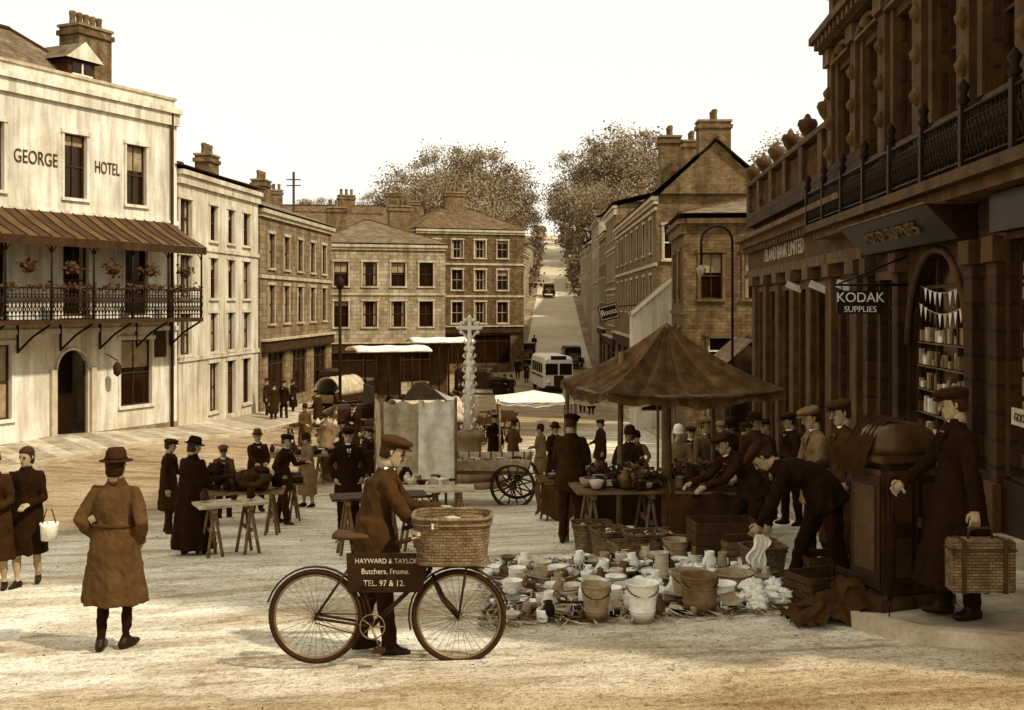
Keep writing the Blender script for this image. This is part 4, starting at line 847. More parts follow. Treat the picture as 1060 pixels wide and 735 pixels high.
# ------------------------------------------------------------ stall canopies
def canopy(name,cx,cy,w,d,ze,za,mats,rot=0,val=.14,sag=.12,post='wood',corners=(0,1,2,3),cpole=True):
    e=empty(name,(cx,cy,0),rot); C=MB(); n=18; gz=g(cx,cy)
    cor=[(-w/2,-d/2),(w/2,-d/2),(w/2,d/2),(-w/2,d/2)]
    for s in range(4):
        a=Vector((*cor[s],ze));b=Vector((*cor[(s+1)%4],ze)); ap=Vector((0,0,za)); grid=[]
        for i in range(n+1):
            row=[]
            for j in range(11):
                t=j/10; p=a.lerp(b,i/n).lerp(ap,t); m_=math.sin(math.pi*i/n)
                p.z-=sag*math.sin(math.pi*t)*(.4+.6*m_); p.z-=.10*m_*(1-t)
                p.z+=.02*math.sin(i*1.9+s*2)*(1-t)*m_+.05*noise.noise(Vector((p.x*2.2,p.y*2.2,s)))*m_*math.sin(math.pi*min(1,t*1.05)); row.append(C.av(p))
            grid.append(row)
        for i in range(n):
            for j in range(10): C.face((grid[i][j],grid[i+1][j],grid[i+1][j+1],grid[i][j+1]),mats[(i+s)%len(mats)],True)
            v0=C.v[grid[i][0]];v1=C.v[grid[i+1][0]]; out=Vector(((a+b)/2).to_tuple()).normalized()*.02; dz1=Vector((0,0,-val-.02*math.sin(i*.8+s)));dz2=Vector((0,0,-val-.02*math.sin((i+1)*.8+s)))
            C.face((grid[i][0],grid[i+1][0],C.av(v1+dz2+out),C.av(v0+dz1+out)),mats[(i+s)%len(mats)],True)
    C.build('canvas_roof',e); Pm=MB()
    for ci in corners: x_,y_=cor[ci]; Pm.tube([(x_*.94,y_*.94,gz-.5),(x_*.94,y_*.94,ze)],.03,post,n=7)
    for s in range(4): a=cor[s];b=cor[(s+1)%4]; Pm.tube([(a[0]*.94,a[1]*.94,ze-.07),(b[0]*.94,b[1]*.94,ze-.07)],.025,post,n=6); Pm.tube([(a[0]*.94,a[1]*.94,ze-.05),(0,0,za-.2)],.022,post,n=6)
    if cpole: Pm.tube([(0,0,gz-.1),(0,0,za-.02)],[.075,.06],post,n=10)
    Pm.build('poles',e); return e
ce=canopy('market_stall',bx(690,14.7),14.7,2.3,2.3,zx(404,13.7),zx(334,14.7),['strA','strB','strA','strC','strB'],.2,val=.09,sag=.20,corners=(2,3))
o=MB(); o.tube([(-.55,.35,g(bx(688,14.7),14.7)-.1),(-.52,.33,zx(365,14.7))],.04,'wood'); o.build('prop',ce)
canopy('market_stall',bx(552,33),33,2.2,2.0,zx(412,33),zx(404,33),['canvasL'],.05,val=.05,sag=.03,cpole=False)
canopy('market_stall',bx(640,24),24,2.2,2.0,zx(405,24),zx(395,24),['canvasM'],.05,sag=.03,cpole=False)
def lorry(px,d,rz,L,zr,body='paintD',hood='canvasL'):
    x=bx(px,d);gz=g(x,d);e=empty('hooded_lorry',(x,d,gz),rz);b=MB();w=1.9;h=zr-gz
    for s in(-1,1):
        for xx in(-L/2+.55,L/2-.5):
            b.lathe((xx,s*.82,.42),[(0,-.08),(.34,-.08),(.42,-.04),(.42,.04),(.34,.08),(0,.08)],'rubber',n=18,M2=Matrix.Rotation(math.pi/2,3,'X'))
            b.ring((xx,s*.9,.42),(0,1,0),.2,.02,'cream',n=16,kk=4)
        b.box((0,s*(w/2),1.15),(L-.9,.05,.75),body);b.box((0,s*(w/2+.01),1.5),(L-.9,.06,.06),'trimM')
        for k in range(4): b.tube([(-L/2+.5+k*(L-1)/3,s*w/2,1.4),(-L/2+.5+k*(L-1)/3,s*w/2,h-.05)],.03,'iron',n=5)
    b.box((0,0,.78),(L-.6,w-.1,.12),'woodD');b.box((L/2-.45,0,1.15),(.05,w,.75),body);b.box((-L/2+.45,0,1.5),(.06,w,1.2),body)
    b.loft([[(-L/2-.1+xx_,yy,zz) for yy,zz in((-.42,.55),(.42,.55),(.42,1.25),(.2,1.38),(-.2,1.38),(-.42,1.25))] for xx_ in(-.75,.5)],body,sm=False)
    b.box((-L/2-.87,0,.95),(.05,.8,.8),'steel')
    for s in(-1,1): b.lathe((-L/2-.95,s*.5,1.1),[(0,-.08),(.11,-.05),(.12,.05),(0,.06)],'steel',n=10,M2=Matrix.Rotation(math.pi/2,3,'Y'))
    for k in range(3): b.box((-.6+k*.7,0,1.35),(.12,w-.15,.6),'woodD')
    b.box((0,.3,(h+1)/2),(L-1.4,.05,h-1.2),'trimM')
    b.build('body',e); c=MB(); rg=[]
    for i in range(9):
        xx=-L/2-.25+(L+.5)*i/8; rg.append([(xx,yy*(w/2+.18),h+.16*(1-yy*yy)+.02*math.sin(i*2)) for yy in(-1,-.8,-.5,0,.5,.8,1)]+[(xx,yy*(w/2+.15),h+.16*(1-yy*yy)-.06) for yy in(1,.5,0,-.5,-1)])
    c.loft(rg,hood)
    c.build('canvas_hood',e)
lorry(402,43,.35,2.4,zx(362,43));lorry(455,48,.25,2.2,zx(353,48),'trim')
st=empty('sheeted_stall',(bx(430,24),24,0),.22); S=MB(); gz=g(-2.1,24)
zt=zx(412,24); w2=.78
def sheet(mb,a,b,zt_,zb_,k,n=22,amp=.04,seed=0):
    a=Vector(a);b=Vector(b);d=(b-a).normalized();nn=Vector((d.y,-d.x,0)); g_=[]
    for i in range(n+1):
        row=[]
        for j in range(9):
            t=j/8;p=a.lerp(b,i/n);p=p+nn*(amp*math.sin(i*.8+seed+t*1.5+1.5*noise.noise(Vector((i*.35,seed,0))))*(.2+.8*t))+nn*.09*noise.noise(Vector((i*.25,t*2,seed)));p.z=lerp(zt_-.08*math.sin(math.pi*i/n*2)**2,zb_+.08*math.sin(i*.5+seed),t);row.append(mb.av(p))
        g_.append(row)
    for i in range(n):
        for j in range(8): mb.face((g_[i][j],g_[i+1][j],g_[i+1][j+1],g_[i][j+1]),k,True)
sheet(S,(-w2,-.6,0),(.1,-.6,0),zt,gz+.70,'canvasM',n=14,amp=.025);sheet(S,(-.02,-.64,0),(w2,-.6,0),zt+.02,gz+.62,'canvasL',n=14,seed=4,amp=.025);sheet(S,(w2,-.6,0),(w2,.7,0),zt,gz+.7,'canvasL',seed=2);sheet(S,(-w2,.7,0),(-w2,-.6,0),zt,gz+.7,'canvasM',seed=3)
S.poly([(-w2*.5,-.6,zt),(w2*.75,-.6,zt),(w2*.3,0,zt+.34),(0,0,zt+.34)],'trimD');S.poly([(w2*.75,-.61,zt),(w2*1.15,-.65,zt-.02),(w2,.7,zt),(w2*.1,0,zt+.36)],'canvasL')
for x_ in(-w2,w2):
    for y_ in(-.6,.7): S.tube([(x_,y_,gz-.2),(x_,y_,zt+.05)],.03,'wood')
S.box((0,0,gz+.72),(1.5,1.3,.05),'woodD'); S.build('frame_and_sheets',st)
# ------------------------------------------------------------ market cross
mc=MB(); d=29.5;x=bx(486,d);z=g(x,d)
for i,(r,h) in enumerate(((1.0,.2),(.75,.2),(.55,.2))): mc.lathe((x,d,z+i*.2),[(0,0),(r,0),(r,h-.003),(0,h-.003)],'trim',n=8)
zb=z+.6; mc.lathe((x,d,zb),[(.40,0),(.40,.12),(.32,.2),(.32,.62),(.42,.72),(.42,.82),(.2,.92),(0,.92)],'trim',n=8)
ztop=zx(330,d); zs=zb+.9; N_=13; hh=(ztop-.5-zs)/N_
mc.tube([(x,d,zs),(x,d,ztop-.4)],[.17,.06],'paintW',n=8)
for i in range(N_):
    t=i/N_; r=.17-.09*t
    for q in range(4):
        a=q*math.pi/2+.3+(i%2)*.4; mc.tube([(x+r*.7*math.cos(a),d+r*.7*math.sin(a),zs+i*hh),(x+(r+.07)*math.cos(a),d+(r+.07)*math.sin(a),zs+i*hh+hh*.45),(x+(r+.03)*math.cos(a),d+(r+.03)*math.sin(a),zs+i*hh+hh*.8)],[.03,.035,.015],'paintW',n=6)
zc=ztop-.24; mc.box((x,d,zc-.1),(.10,.1,.72),'paintW'); mc.box((x,d+.003,zc),(.56,.09,.10),'paintW')
for s in(-1,1):
    mc.tube([(x+s*.04,d,zc-.3),(x+s*.24,d,zc-.06)],.03,'paintW',n=6);mc.tube([(x+s*.04,d,zc+.24),(x+s*.24,d,zc+.04)],.03,'paintW',n=6)
    for o1,o2 in((.3,0),(.22,.12),(.22,-.12),(.12,.2)): mc.lathe((x+s*o1,d,zc+o2),[(0,-.06),(.055,-.02),(.055,.02),(0,.06)],'paintW',n=7)
mc.lathe((x,d,zc+.26),[(0,-.06),(.06,-.02),(.06,.03),(0,.1)],'paintW',n=7)
mc.build('market_cross')
# ------------------------------------------------------------ carts, wagon, tables
def wheel(mb,c,r,k='wood',ns=12,ax=(0,1,0),th=.035):
    c=Vector(c); mb.ring(c,ax,r-.03,th,k,n=32,kk=5); mb.ring(c,ax,r,.012,'iron',n=32,kk=4); A=Vector(ax).normalized(); mb.tube([c-A*.12,c+A*.12],[.07,.07],k,n=10)
    a=A.orthogonal().normalized();b=A.cross(a)
    for i in range(ns): q=2*math.pi*i/ns; mb.tube([c,c+(a*math.cos(q)+b*math.sin(q))*(r-.03)],[.022,.016],k,n=5)
def wagon(px,d,rz,L=2.8,side='woodL',load=40,hoop=False):
    wg=empty('farm_wagon' if not hoop else 'covered_wagon',(bx(px,d),d,g(bx(px,d),d)),rz);W=MB()
    for x_,r in((L*.39,.50),(-L*.36,.42)):
        for s in(-.65,.65): wheel(W,(x_,s,r),r,'woodD')
        W.tube([(x_,-.65,r),(x_,.65,r)],.04,'woodD')
    W.box((0,0,.78),(L,1.1,.08),'wood')
    for s in(-1,1):
        for i in range(11):
            xx=-L*.48+i*L*.093; W.box((xx,s*.6,.95),(.03,.03,.34),'woodD')
        h0,h1=L*.5,L*.535
        W.hexa([(-h1,s*.6-.02,.84),(h0,s*.6-.02,.84),(h1,s*.7-.02,1.10),(-h1-.1,s*.7-.02,1.06),(-h1,s*.6+.02,.84),(h0,s*.6+.02,.84),(h1,s*.7+.02,1.10),(-h1-.1,s*.7+.02,1.06)],side)
        W.tube([(-h0,s*.3,.6),(-h0-1.5,s*.35,.35)],.035,'wood')
    W.box((L/2+.02,0,1.0),(.04,1.15,.3),'wood');W.box((-L/2-.1,0,1.0),(.04,1.15,.26),'wood')
    for k in range(load): W.box((R.uniform(-L*.43,L*.43),R.uniform(-.45,.45),.88+R.uniform(0,.12)),(R.uniform(.1,.35),R.uniform(.1,.3),R.uniform(.05,.15)),R.choice(['canvasM','wood','canvasD','woodD']),rz=R.uniform(0,3))
    W.build('body_and_wheels',wg)
    if hoop:
        C=MB(); rg=[]
        for i in range(13):
            xx=-L/2+L*i/12; sgn=1-.06*math.sin(math.pi*(i%3)/3)
            rg.append([(xx,.72*math.cos(a)*sgn,1.1+.85*math.sin(a)*sgn) for a in [math.pi*k/12 for k in range(13)]]+[(xx,.68*math.cos(a)*sgn,1.1+.81*math.sin(a)*sgn) for a in [math.pi-math.pi*k/12 for k in range(13)]])
        C.loft(rg,'canvasL' if hoop==1 else 'canvasM'); C.build('canvas_tilt',wg)
wagon(484,25.5,-.08); wagon(440,38,.5,2.4,'woodD',10,2); wagon(352,52,1.2,2.4,'woodD',10,2); wagon(500,42,.9,2.4,'woodD',30)
def trestle(px,d,L=1.6,w=.6,rot=0,goods=20,topm='woodL',cloth_=None,h=.76,gm=('cream','brownw','woodD','dark','canvasM')):
    x=bx(px,d); e=empty('trestle_table',(x,d,g(x,d)),rot);T=MB()
    for i in range(4): T.box((0,-w/2+w*(i+.5)/4,h+.002*i),(L,w/4-.01,.035),topm)
    for s in(-1,1):
        xx=s*(L/2-.22)
        for q in(-1,1):
            T.tube([(xx-.12,q*w*.45,-.1),(xx,q*w*.3,h-.03)],.024,'wood',n=5);T.tube([(xx+.12,q*w*.45,-.1),(xx,q*w*.3,h-.03)],.024,'wood',n=5)
        T.box((xx,0,.35),(.04,w*.8,.05),'wood');T.box((xx,0,h-.06),(.06,w*.9,.06),'wood')
    T.build('top_and_trestles',e)
    if cloth_:
        S=MB();sheet(S,(-L/2,-w/2-.03,0),(L/2,-w/2-.03,0),h+.02,.12,cloth_,seed=px);sheet(S,(L/2,-w/2,0),(L/2,w/2,0),h+.02,.15,cloth_,n=10,seed=px+1);sheet(S,(-L/2,w/2,0),(-L/2,-w/2,0),h+.02,.15,cloth_,n=10,seed=px+2);S.box((0,0,h+.03),(L,w,.015),cloth_);S.build('tablecloth',e)
    G_=MB()
    for k in range(goods):
        xx=R.uniform(-L/2+.1,L/2-.1);yy=R.uniform(-w/2+.08,w/2-.08);kk=R.choice(gm);r=R.random()
        if kk=='leafN': leafs(G_,Vector((xx,yy,h+.13)),40,.07,.045,R.choice(['leafN','leafN','leafN','brown','wood'])); continue
        if r<.35: G_.box((xx,yy,h+.09),(R.uniform(.08,.3),R.uniform(.08,.25),R.uniform(.06,.14)),kk,rz=R.uniform(0,3))
        elif r<.75: q=R.uniform(.06,.12); G_.lathe((xx,yy,h+.04),[(0,0),(q*.6,0),(q,q),(q*.9,q*1.05),(0,q*.8)],kk,n=10)
        else: q=R.uniform(.05,.09); G_.lathe((xx,yy,h+.04),[(0,0),(q,.02),(q*1.1,q*2),(q*.4,q*2.8),(q*.5,q*3.1),(0,q*3)],kk,n=10)
    if goods: G_.build('goods',e)
    return e
trestle(243,19.2,1.7,.7,.15,26,'wood',gm=('dark','black','brownw','woodD','wood'));trestle(262,22,2.0,.7,.3,30,'wood',gm=('dark','black','woodD'))
trestle(238,15.6,.95,.5,.5,3,'woodL',h=.72);trestle(440,17.0,1.5,.5,.1,0,'woodL');trestle(392,15.2,1.3,.45,.25,0,'woodD');trestle(410,19.5,1.8,.8,.05,24,'woodL',gm=('woodD','dark','canvasM','cream'))
trestle(640,14.6,1.2,.8,.1,40,'wood',gm=('leafN','brownw','dark','cream','woodD','zinc'));trestle(740,13.6,1.1,.8,-.1,34,'wood',cloth_='brownD',gm=('leafN','brownw','cream','dark'));trestle(690,16.2,2.4,.8,0,44,'wood',cloth_='brownD',gm=('leafN','zinc','brownw','cream','dark'))
trestle(592,21,1.3,.9,.1,26,'wood',cloth_='brown');trestle(380,31,2.4,.9,0,20,'wood',cloth_='canvasD');trestle(330,38,2.4,.9,0,20,'wood');trestle(300,30,2.0,.8,.2,30,'wood',gm=('dark','woodD','cream'))
def sack(mb,c,r,k,seed=0,fl=.7,am=.28):
    n=16;rg=[]
    for i in range(1,10):
        a=math.pi*i/10; rg.append([Vector(c)+Vector((r*math.sin(a)*math.cos(q),r*math.sin(a)*math.sin(q),r*fl*math.cos(a)))*(1+am*noise.noise(Vector((math.cos(q)*1.5+seed,math.sin(q)*1.5,a*1.6+seed)))+am*.6*noise.noise(Vector((math.cos(q)*4+seed,math.sin(q)*4,a*4)))) for q in [2*math.pi*j/n for j in range(n)]])
    mb.loft(rg,k)
S=MB();x=bx(243,19.2)
for k in range(11): sack(S,(x+R.uniform(-.6,.6),19.2+R.uniform(-.2,.25),g(x,19.2)+.92+R.uniform(0,.22)),R.uniform(.14,.26),R.choice(['black','dark','brownD']),k,.6,.5)
S.build('heap_of_clothes')
S=MB(); tx,ty=bx(868,9.3),9.35; ids=[]
for i in range(35):
    row=[]
    for j in range(29):
        a=-1+2*i/34;b=-1+2*j/28; r_=math.hypot(a*(1+.15*math.sin(b*5)),b*(1+.2*math.sin(a*4))); x_=tx+a*.42;y_=ty+b*.34
        hgt=max(0,1-r_**1.6)*.20*(1+.6*noise.noise(Vector((a*2.3,b*2.3,3))))+.10*abs(noise.noise(Vector((a*4,b*4,1))))+.06*abs(noise.noise(Vector((a*9,b*8,7))))
        row.append(S.av((x_+.10*noise.noise(Vector((a*3,b*3,9))),y_+.10*noise.noise(Vector((a*3,b*3,4))),g(x_,y_)+.012+hgt+(.10 if x_>2.82 and y_>8.6 else 0))))
    ids.append(row)
for i in range(34):
    for j in range(28): S.face((ids[i][j],ids[i+1][j],ids[i+1][j+1],ids[i][j+1]),'brownD',True)
S.build('tarpaulin_heap')
# ------------------------------------------------------------ wares on the ground
C=MB();PL=[[(0,.008),(.06,.008),(.09,.02),(.13,.032),(.13,.037),(.085,.026),(0,.016)],
 [(.04,0),(.05,.01),(.09,.04),(.115,.07),(.108,.07),(.08,.035),(0,.012)],[(.03,0),(.045,.02),(.05,.08),(.045,.08),(.035,.02),(0,.015)],
 [(.05,0),(.085,.05),(.09,.11),(.055,.18),(.06,.22),(.052,.22),(.045,.18),(0,.1)],[(.09,0),(.12,.05),(.15,.08),(.145,.085),(.11,.05),(0,.02)],[(.07,0),(.08,.12),(.075,.15),(.06,.15),(.06,.08),(0,.04)]]
def ware(x,y,z,tilt=0,sc=1,kind=None,mt=None):
    kind=R.randrange(6) if kind is None else kind
    m=Matrix.Rotation(R.uniform(0,6.28),3,'Z')@Matrix.Rotation(tilt,3,'X')@Matrix.Scale(sc,3)
    C.lathe((x,y,z),PL[kind],mt or R.choice(['china','china','china','cream','brownw','brownw','zinc','cream','iron']),n=14,M2=m)
    if kind in(2,3): 
        C.tube([Vector((x,y,z))+m@Vector(p) for p in((.05,0,.03*(1+kind*.4)),(.095,0,.04*(1+kind*.4)),(.09,0,.075*(1+kind*.4)),(.048,0,.075*(1+kind*.3)))],.007*sc,'china',n=5)
for i in range(520):
    d=R.uniform(9.75,13.0); lo=bx(500+ (12.5-d)*8,d); hi=bx(795,d); x=R.uniform(lo,hi)
    h=.0 if R.random()<.8 else R.uniform(.02,.07)
    k=R.choice([0,0,0,0,1,1,2,2,3,4,5]); sc=R.uniform(.5,.95)
    ware(x,d,g(x,d)+h+.012,R.choice([0,0,.15,.3,.6]) if k==0 else R.choice([0,0,0,0,.2]),sc,k)
for i in range(22):
    d=R.uniform(10,12.6);x=R.uniform(bx(530,d),bx(780,d)); k=R.choice([0,1]);mt=R.choice(['china','cream','china'])
    for j in range(R.randint(3,7)): ware(x+R.uniform(-.006,.006),d,g(x,d)+.01+j*(.016 if k==0 else .02),0,.85,k,mt)
C.build('crockery_spread')
o=MB()
for i in range(3200):
    y=R.uniform(9.5,13.2);x=R.uniform(bx(495,y),bx(805,y)); a=R.uniform(0,3.1);l=R.uniform(.03,.11);dx,dy=math.cos(a)*l,math.sin(a)*l;z=g(x,y)+.024+R.uniform(0,.02)
    o.poly([(x-dx,y-dy,z),(x+dy*.12,y-dx*.12,z+.008),(x+dx,y+dy,z+R.uniform(0,.02)),(x-dy*.12,y+dx*.12,z+.003)],R.choice(['wood','woodD','woodD','brownw','canvasM']))
o.build('packing_straw')
def bucket(px,d,r,h,k,tp=.72,handle=True,name='bucket'):
    o=MB();x=bx(px,d);z=g(x,d)+.008
    o.lathe((x,d,z),[(0,.01),(r*tp,.01),(r*tp,0),(r*(tp+.1*(1-tp)*3),h*.3),(r*(tp+.65*(1-tp)),h*.65),(r,h),(r*1.04,h+.008),(r*1.04,h-.008),(r*.95,h-.004),(r*tp*.95,.03),(0,.03)],k,n=24)
    for t in(.3,.7): o.ring((x,d,z+h*t),(0,0,1),r*(tp+(1-tp)*t)+.002,.005,k,n=24,kk=5)
    if handle: o.tube([(x-r,d,z+h-.03)]+[(x-r*math.cos(a),d-.03-r*.7*math.sin(a),z+h-.02-.08*math.sin(a)) for a in [math.pi*i/8 for i in range(1,8)]]+[(x+r,d,z+h-.03)],.005,'iron',n=5)
    o.build(name)
bucket(665,9.62,.14,.33,'china');bucket(617,9.75,.13,.31,'zinc');bucket(724,9.85,.165,.33,'wood',.85,name='wooden_pail');bucket(713,10.35,.16,.28,'zinc',.85);bucket(760,10.6,.18,.2,'zinc',.8,name='wash_tub');bucket(572,11.6,.27,.12,'zinc',.8,False,name='wash_basin');bucket(748,10.1,.12,.2,'china')
bucket(595,10.35,.18,.1,'brownw',.7,False,name='mixing_bowl');bucket(640,11.6,.2,.12,'brownw',.8,False,name='mixing_bowl');bucket(700,12.4,.15,.28,'zinc',.8);bucket(685,11.4,.07,.3,'cream',.95,False,name='tall_jar')
def basket(px,d,w,dd,h,rz=0,zo=0):
    o=MB();wbasket(o,(0,0,0),w,dd,h);x=bx(px,d)
    for k in range(14): o.lathe((R.uniform(-w*.3,w*.3),R.uniform(-dd*.3,dd*.3),h*.8),[(0,-.05),(.05,-.02),(.05,.03),(0,.06)],R.choice(['cream','brownw','leafN']),n=8)
    o.build('wicker_basket',None,(x,d,g(x,d)+.01+zo),rz)
basket(613,14.0,.5,.4,.36);basket(632,13.6,.45,.45,.3,.3);basket(668,13.2,.5,.4,.28,.2);basket(700,13.3,.5,.4,.26,-.3);basket(790,11.5,.45,.35,.3,.2)
def crate(px,d,w,dd,h,rz,zo=0,k='wood'):
    o=MB()
    for i in range(4):
        zz=h*(i+.5)/4
        for s in(-1,1): o.box((0,s*dd/2,zz),(w,.015,h/4-.012),k);o.box((s*w/2,0,zz),(.015,dd-.02,h/4-.012),k)
    o.box((0,0,.02),(w-.02,dd-.02,.015),k)
    for a in(-1,1):
        for b in(-1,1): o.box((a*(w/2-.02),b*(dd/2-.02),h/2),(.03,.03,h),'woodD')
    x=bx(px,d);o.build('wooden_crate',None,(x,d,g(x,d)+.01+zo),rz)
crate(852,10.0,.55,.4,.28,.4,0,'woodD');crate(862,10.6,.6,.42,.34,.1,0,'woodD');crate(770,12.2,.6,.4,.3,.3);crate(748,12.3,.7,.45,.5,.1,0,'woodD');crate(548,12.3,.6,.35,.1,-.2);crate(655,12.9,.5,.35,.22,.3)
o=MB()
for px,d in((545,9.95),(560,10.05),(535,10.2)):
    x=bx(px,d)
    for k in range(9): o.tube([(x-.3+k*.06,d-.05,g(x,d)+.03),(x-.25+k*.06,d+.12,g(x,d)+.06)],.022,'brownw',n=7)
o.build('rack_of_rolls')
S=MB()
for px,d,zo,r in((785,10.0,.07,.13),(770,9.9,.05,.11),(800,10.2,.08,.12),(778,10.3,.1,.12),(792,9.75,.04,.10),(720,11.2,.1,.13),(808,10.0,.06,.10)): 
    x=bx(px,d)
    for q in range(3): sack(S,(x+R.uniform(-.08,.08),d+R.uniform(-.05,.05),g(x,d)+zo+q*.03),r*R.uniform(.5,.9),'white',px+q*5,R.uniform(.4,.8),.7)
S.build('crumpled_linen')
o=MB()
x,y=bx(786,10.35),10.35; S2=[]
for i in range(13):
    row=[]
    for j in range(15):
        t=j/14; w=.035+.05*math.sin(min(1,t*1.3)*math.pi*.6)+.02*math.sin(t*9); a=(i/12-.5)*2
        row.append(o.av((x+a*w+.03*math.sin(t*6),y+.04*math.sin(i*1.9+t*4)*(.3+t),g(x,y)+lerp(.60,.26+.07*abs(a),t)+.03*math.sin(i*1.3)*t)))
    S2.append(row)
for i in range(12):
    for j in range(14): o.face((S2[i][j],S2[i+1][j],S2[i+1][j+1],S2[i][j+1]),'white',True)
o.build('white_cloth')
o=MB();x,y=bx(51,13.0),13.0;z=g(x,y)+.55; o.lathe((x,y,z),[(0,0),(.09,.0),(.10,.16),(.11,.2),(.09,.2),(0,.02)],'paintW',n=14); o.tube([(x-.08,y,z+.19),(x-.03,y,z+.36),(x+.03,y,z+.36),(x+.08,y,z+.19)],.008,'woodD'); o.build('handbag')
o=MB()
for i in range(2200):
    y=R.uniform(7.2,26);x=R.uniform(-9,4); s=R.uniform(.006,.026)*(1 if R.random()<.94 else 2.2); a=R.uniform(0,3.1);dx,dy=math.cos(a)*s,math.sin(a)*s; z=g(x,y)+.024
    if x>2.4 and y<16: continue
    o.poly([(x-dx,y-dy,z),(x+dy*.4,y-dx*.4,z+s*.4),(x+dx,y+dy,z),(x-dy*.4,y+dx*.4,z+s*.2)],R.choice(['wood','woodD','cream','kerb','woodD','canvasM']))
o.build('street_litter')
# ------------------------------------------------------------ vehicles
def bus(px,d):
    x=bx(px,d);e=empty('bus',(x,d,g(x,d)),.12);b=MB();w=2.2;h=2.65;L=6.5
    def sec(yy,z0,z1,ww): return [(ww/2*sx,yy,zz) for sx,zz in((-1,z0),(1,z0),(1,z1*.8),(.93,z1*.95),(.75,z1),(-.75,z1),(-.93,z1*.95),(-1,z1*.8))]
    b.loft([sec(-L/2,.45,h*.93,w*.93),sec(-L/2+.3,.4,h,w),sec(L/2-.3,.4,h,w),sec(L/2,.5,h*.95,w*.95)],'paintW',sm=False)
    for s in(-1,1):
        b.box((s*.5,-L/2-.01,1.75),(.88,.04,.8),'glass')
        for k in range(5): b.box((s*w/2,-L/2+.95+k*1.05,1.8),(.03,.85,.7),'glass')
        b.box((s*w/2,0,1.2),(.04,L-.8,.12),'trimD'); b.lathe((s*.75,-L/2-.1,.85),[(0,-.08),(.13,-.05),(.14,.05),(0,.08)],'china',n=12,M2=Matrix.Rotation(math.pi/2,3,'X'))
        for yy in(-L/2+1.0,L/2-1.2): b.lathe((s*.95,yy,.45),[(0,-.12),(.38,-.12),(.44,-.06),(.44,.06),(.38,.12),(0,.12)],'rubber',n=18,M2=Matrix.Rotation(math.pi/2,3,'Y'))
    b.box((0,-L/2-.03,.95),(.7,.08,.7),'trimD');b.box((0,-L/2-.02,.5),(w*.9,.1,.14),'paintD');b.box((0,-L/2+.1,h*.96),(1.1,.2,.28),'paintD'); b.build('body',e)
bus(571,82)
def car(px,d,k='paintD',rz=0,van=False,name='parked_car'):
    x=bx(px,d);e=empty(name,(x,d,g(x,d)),rz);b=MB();w=1.5
    def sc_(yy,z0,z1,ww,r=.8): return [(-ww/2,yy,z0),(ww/2,yy,z0),(ww/2,yy,z1*.86),(ww/2*r,yy,z1),(-ww/2*r,yy,z1),(-ww/2,yy,z1*.86)]
    b.loft([sc_(-1.9,.5,1.1,.75),sc_(-1.85,.45,1.18,.85),sc_(-.8,.45,1.25,1.1)],k,sm=False)
    hh=2.5 if van else 1.8; ww=1.8 if van else 1.45; LL=2.6 if van else 1.7
    b.loft([sc_(-.8,.45,hh*.96,ww*.95,.85),sc_(-.65,.42,hh,ww,.85),sc_(LL-.2,.42,hh,ww,.85),sc_(LL,.5,hh*.9,ww*.92,.85)],k,sm=False)
    b.box((0,-.815,hh*.74),(ww*.78,.03,hh*.22),'glass')
    for s in(-1,1):
        if not van:
            for q in(-.2,.75): b.box((s*ww/2,q,hh*.74),(.02,.75,hh*.22),'glass')
        b.lathe((s*.4,-1.9,.95),[(0,-.08),(.1,-.05),(.11,.05),(0,.06)],'steel',n=12,M2=Matrix.Rotation(math.pi/2,3,'X'))
        for yy in(-1.35,LL-.5):
            b.lathe((s*.68,yy,.36),[(0,-.07),(.3,-.07),(.36,-.03),(.36,.03),(.3,.07),(0,.07)],'rubber',n=18,M2=Matrix.Rotation(math.pi/2,3,'Y'))
            b.tube([(s*.7,yy+.48*math.cos(a),.36+.46*math.sin(a)) for a in [math.pi*i/8 for i in range(9)]],.06,'paintD',n=6,sx=2.2,side=(1,0,0))
        b.box((s*.72,-.1,.38),(.22,1.6,.04),'paintD')
    b.box((0,-1.93,.82),(.5,.04,.5),'steel');b.box((0,-2.02,.45),(1.3,.05,.07),'steel');b.build('body',e)
car(372,54,'paintD',1.2,False);car(592,98,'paintD',.1);car(546,100,'paintD',-.05);car(568,150,'trimD');car(497,78,'paintD',1.4,False);car(340,62,'paintD',.3)
hc_=empty('handcart',(bx(382,37),37,g(-4.6,37)),.3);o=MB();wheel(o,(0,-.55,.5),.5);wheel(o,(0,.55,.5),.5);o.tube([(0,-.55,.5),(0,.55,.5)],.035,'woodD');o.box((0,0,.75),(1.8,.95,.06),'woodD')
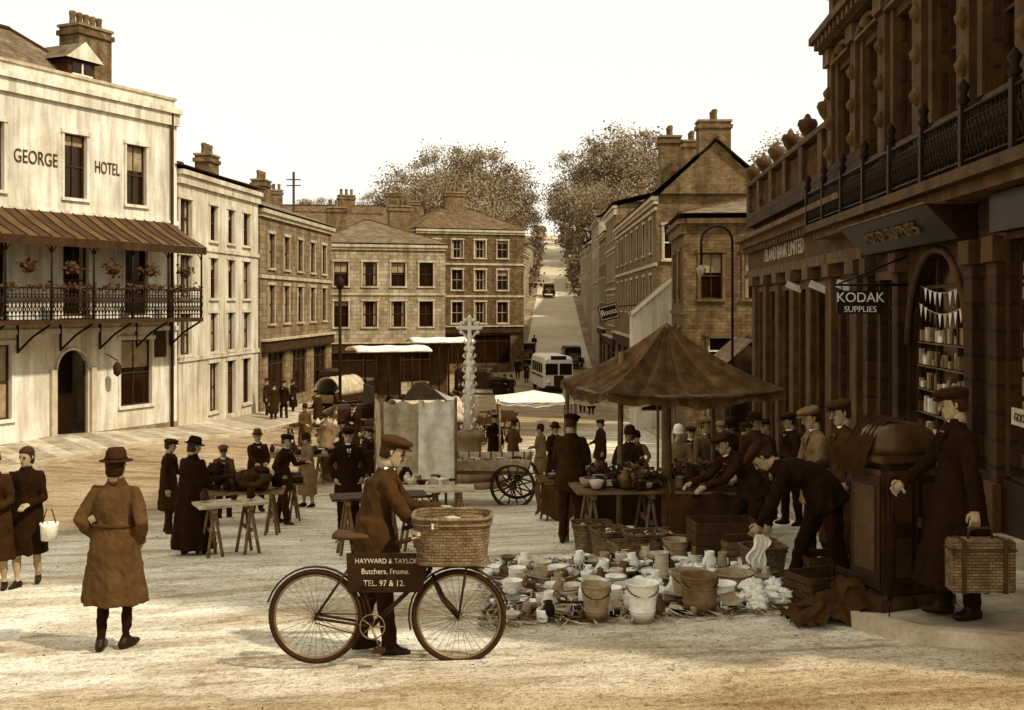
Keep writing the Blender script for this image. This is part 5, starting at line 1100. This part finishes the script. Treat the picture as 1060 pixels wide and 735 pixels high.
for s in(-1,1): o.box((0,s*.48,.92),(1.8,.03,.3),'woodD');o.tube([(.9,s*.35,.72),(2.0,s*.3,.85)],.03,'wood')
for k in range(24): o.box((R.uniform(-.7,.7),R.uniform(-.3,.3),.9+R.uniform(0,.3)),(R.uniform(.1,.4),R.uniform(.1,.3),R.uniform(.1,.2)),R.choice(['woodD','dark','canvasD']),rz=R.uniform(0,3))
o.build('body_and_wheels',hc_)
# ------------------------------------------------------------ world, sun, camera
w=bpy.data.worlds.new('World'); scene.world=w; w.use_nodes=True; N=w.node_tree.nodes;L=w.node_tree.links
sk=N.new('ShaderNodeTexSky'); sk.sky_type='NISHITA'; sk.sun_disc=False; sel,saz=math.radians(46),math.radians(125)
sk.sun_elevation=sel; sk.sun_rotation=saz; sk.air_density=1.0; sk.dust_density=4
bw=N.new('ShaderNodeRGBToBW'); L.new(sk.outputs[0],bw.inputs[0])
pw=N.new('ShaderNodeMath');pw.operation='POWER';L.new(bw.outputs[0],pw.inputs[0]);pw.inputs[1].default_value=.12
ml=N.new('ShaderNodeVectorMath');ml.operation='SCALE';ml.inputs[0].default_value=(8.5,8.2,7.2);L.new(pw.outputs[0],ml.inputs['Scale'])
bg=N['Background'];L.new(ml.outputs[0],bg.inputs[0]);bg.inputs[1].default_value=.12
sd=bpy.data.lights.new('sun','SUN');sd.energy=4.6;sd.angle=math.radians(2);sd.color=(1,.94,.81);so=bpy.data.objects.new('sun',sd);COL.objects.link(so)
dv=Vector((math.sin(saz)*math.cos(sel),math.cos(saz)*math.cos(sel),math.sin(sel))); so.rotation_euler=dv.to_track_quat('Z','Y').to_euler()
cd=bpy.data.cameras.new('camera');co=bpy.data.objects.new('camera',cd);COL.objects.link(co);cd.sensor_width=36;cd.lens=36*F/1060;cd.shift_y=-52.5/1060;cd.clip_end=3000;cd.clip_start=.1
co.location=(0,0,0);co.rotation_euler=(math.pi/2,0,0);scene.camera=co
scene.view_settings.view_transform='Standard';scene.view_settings.look='None';scene.view_settings.exposure=0
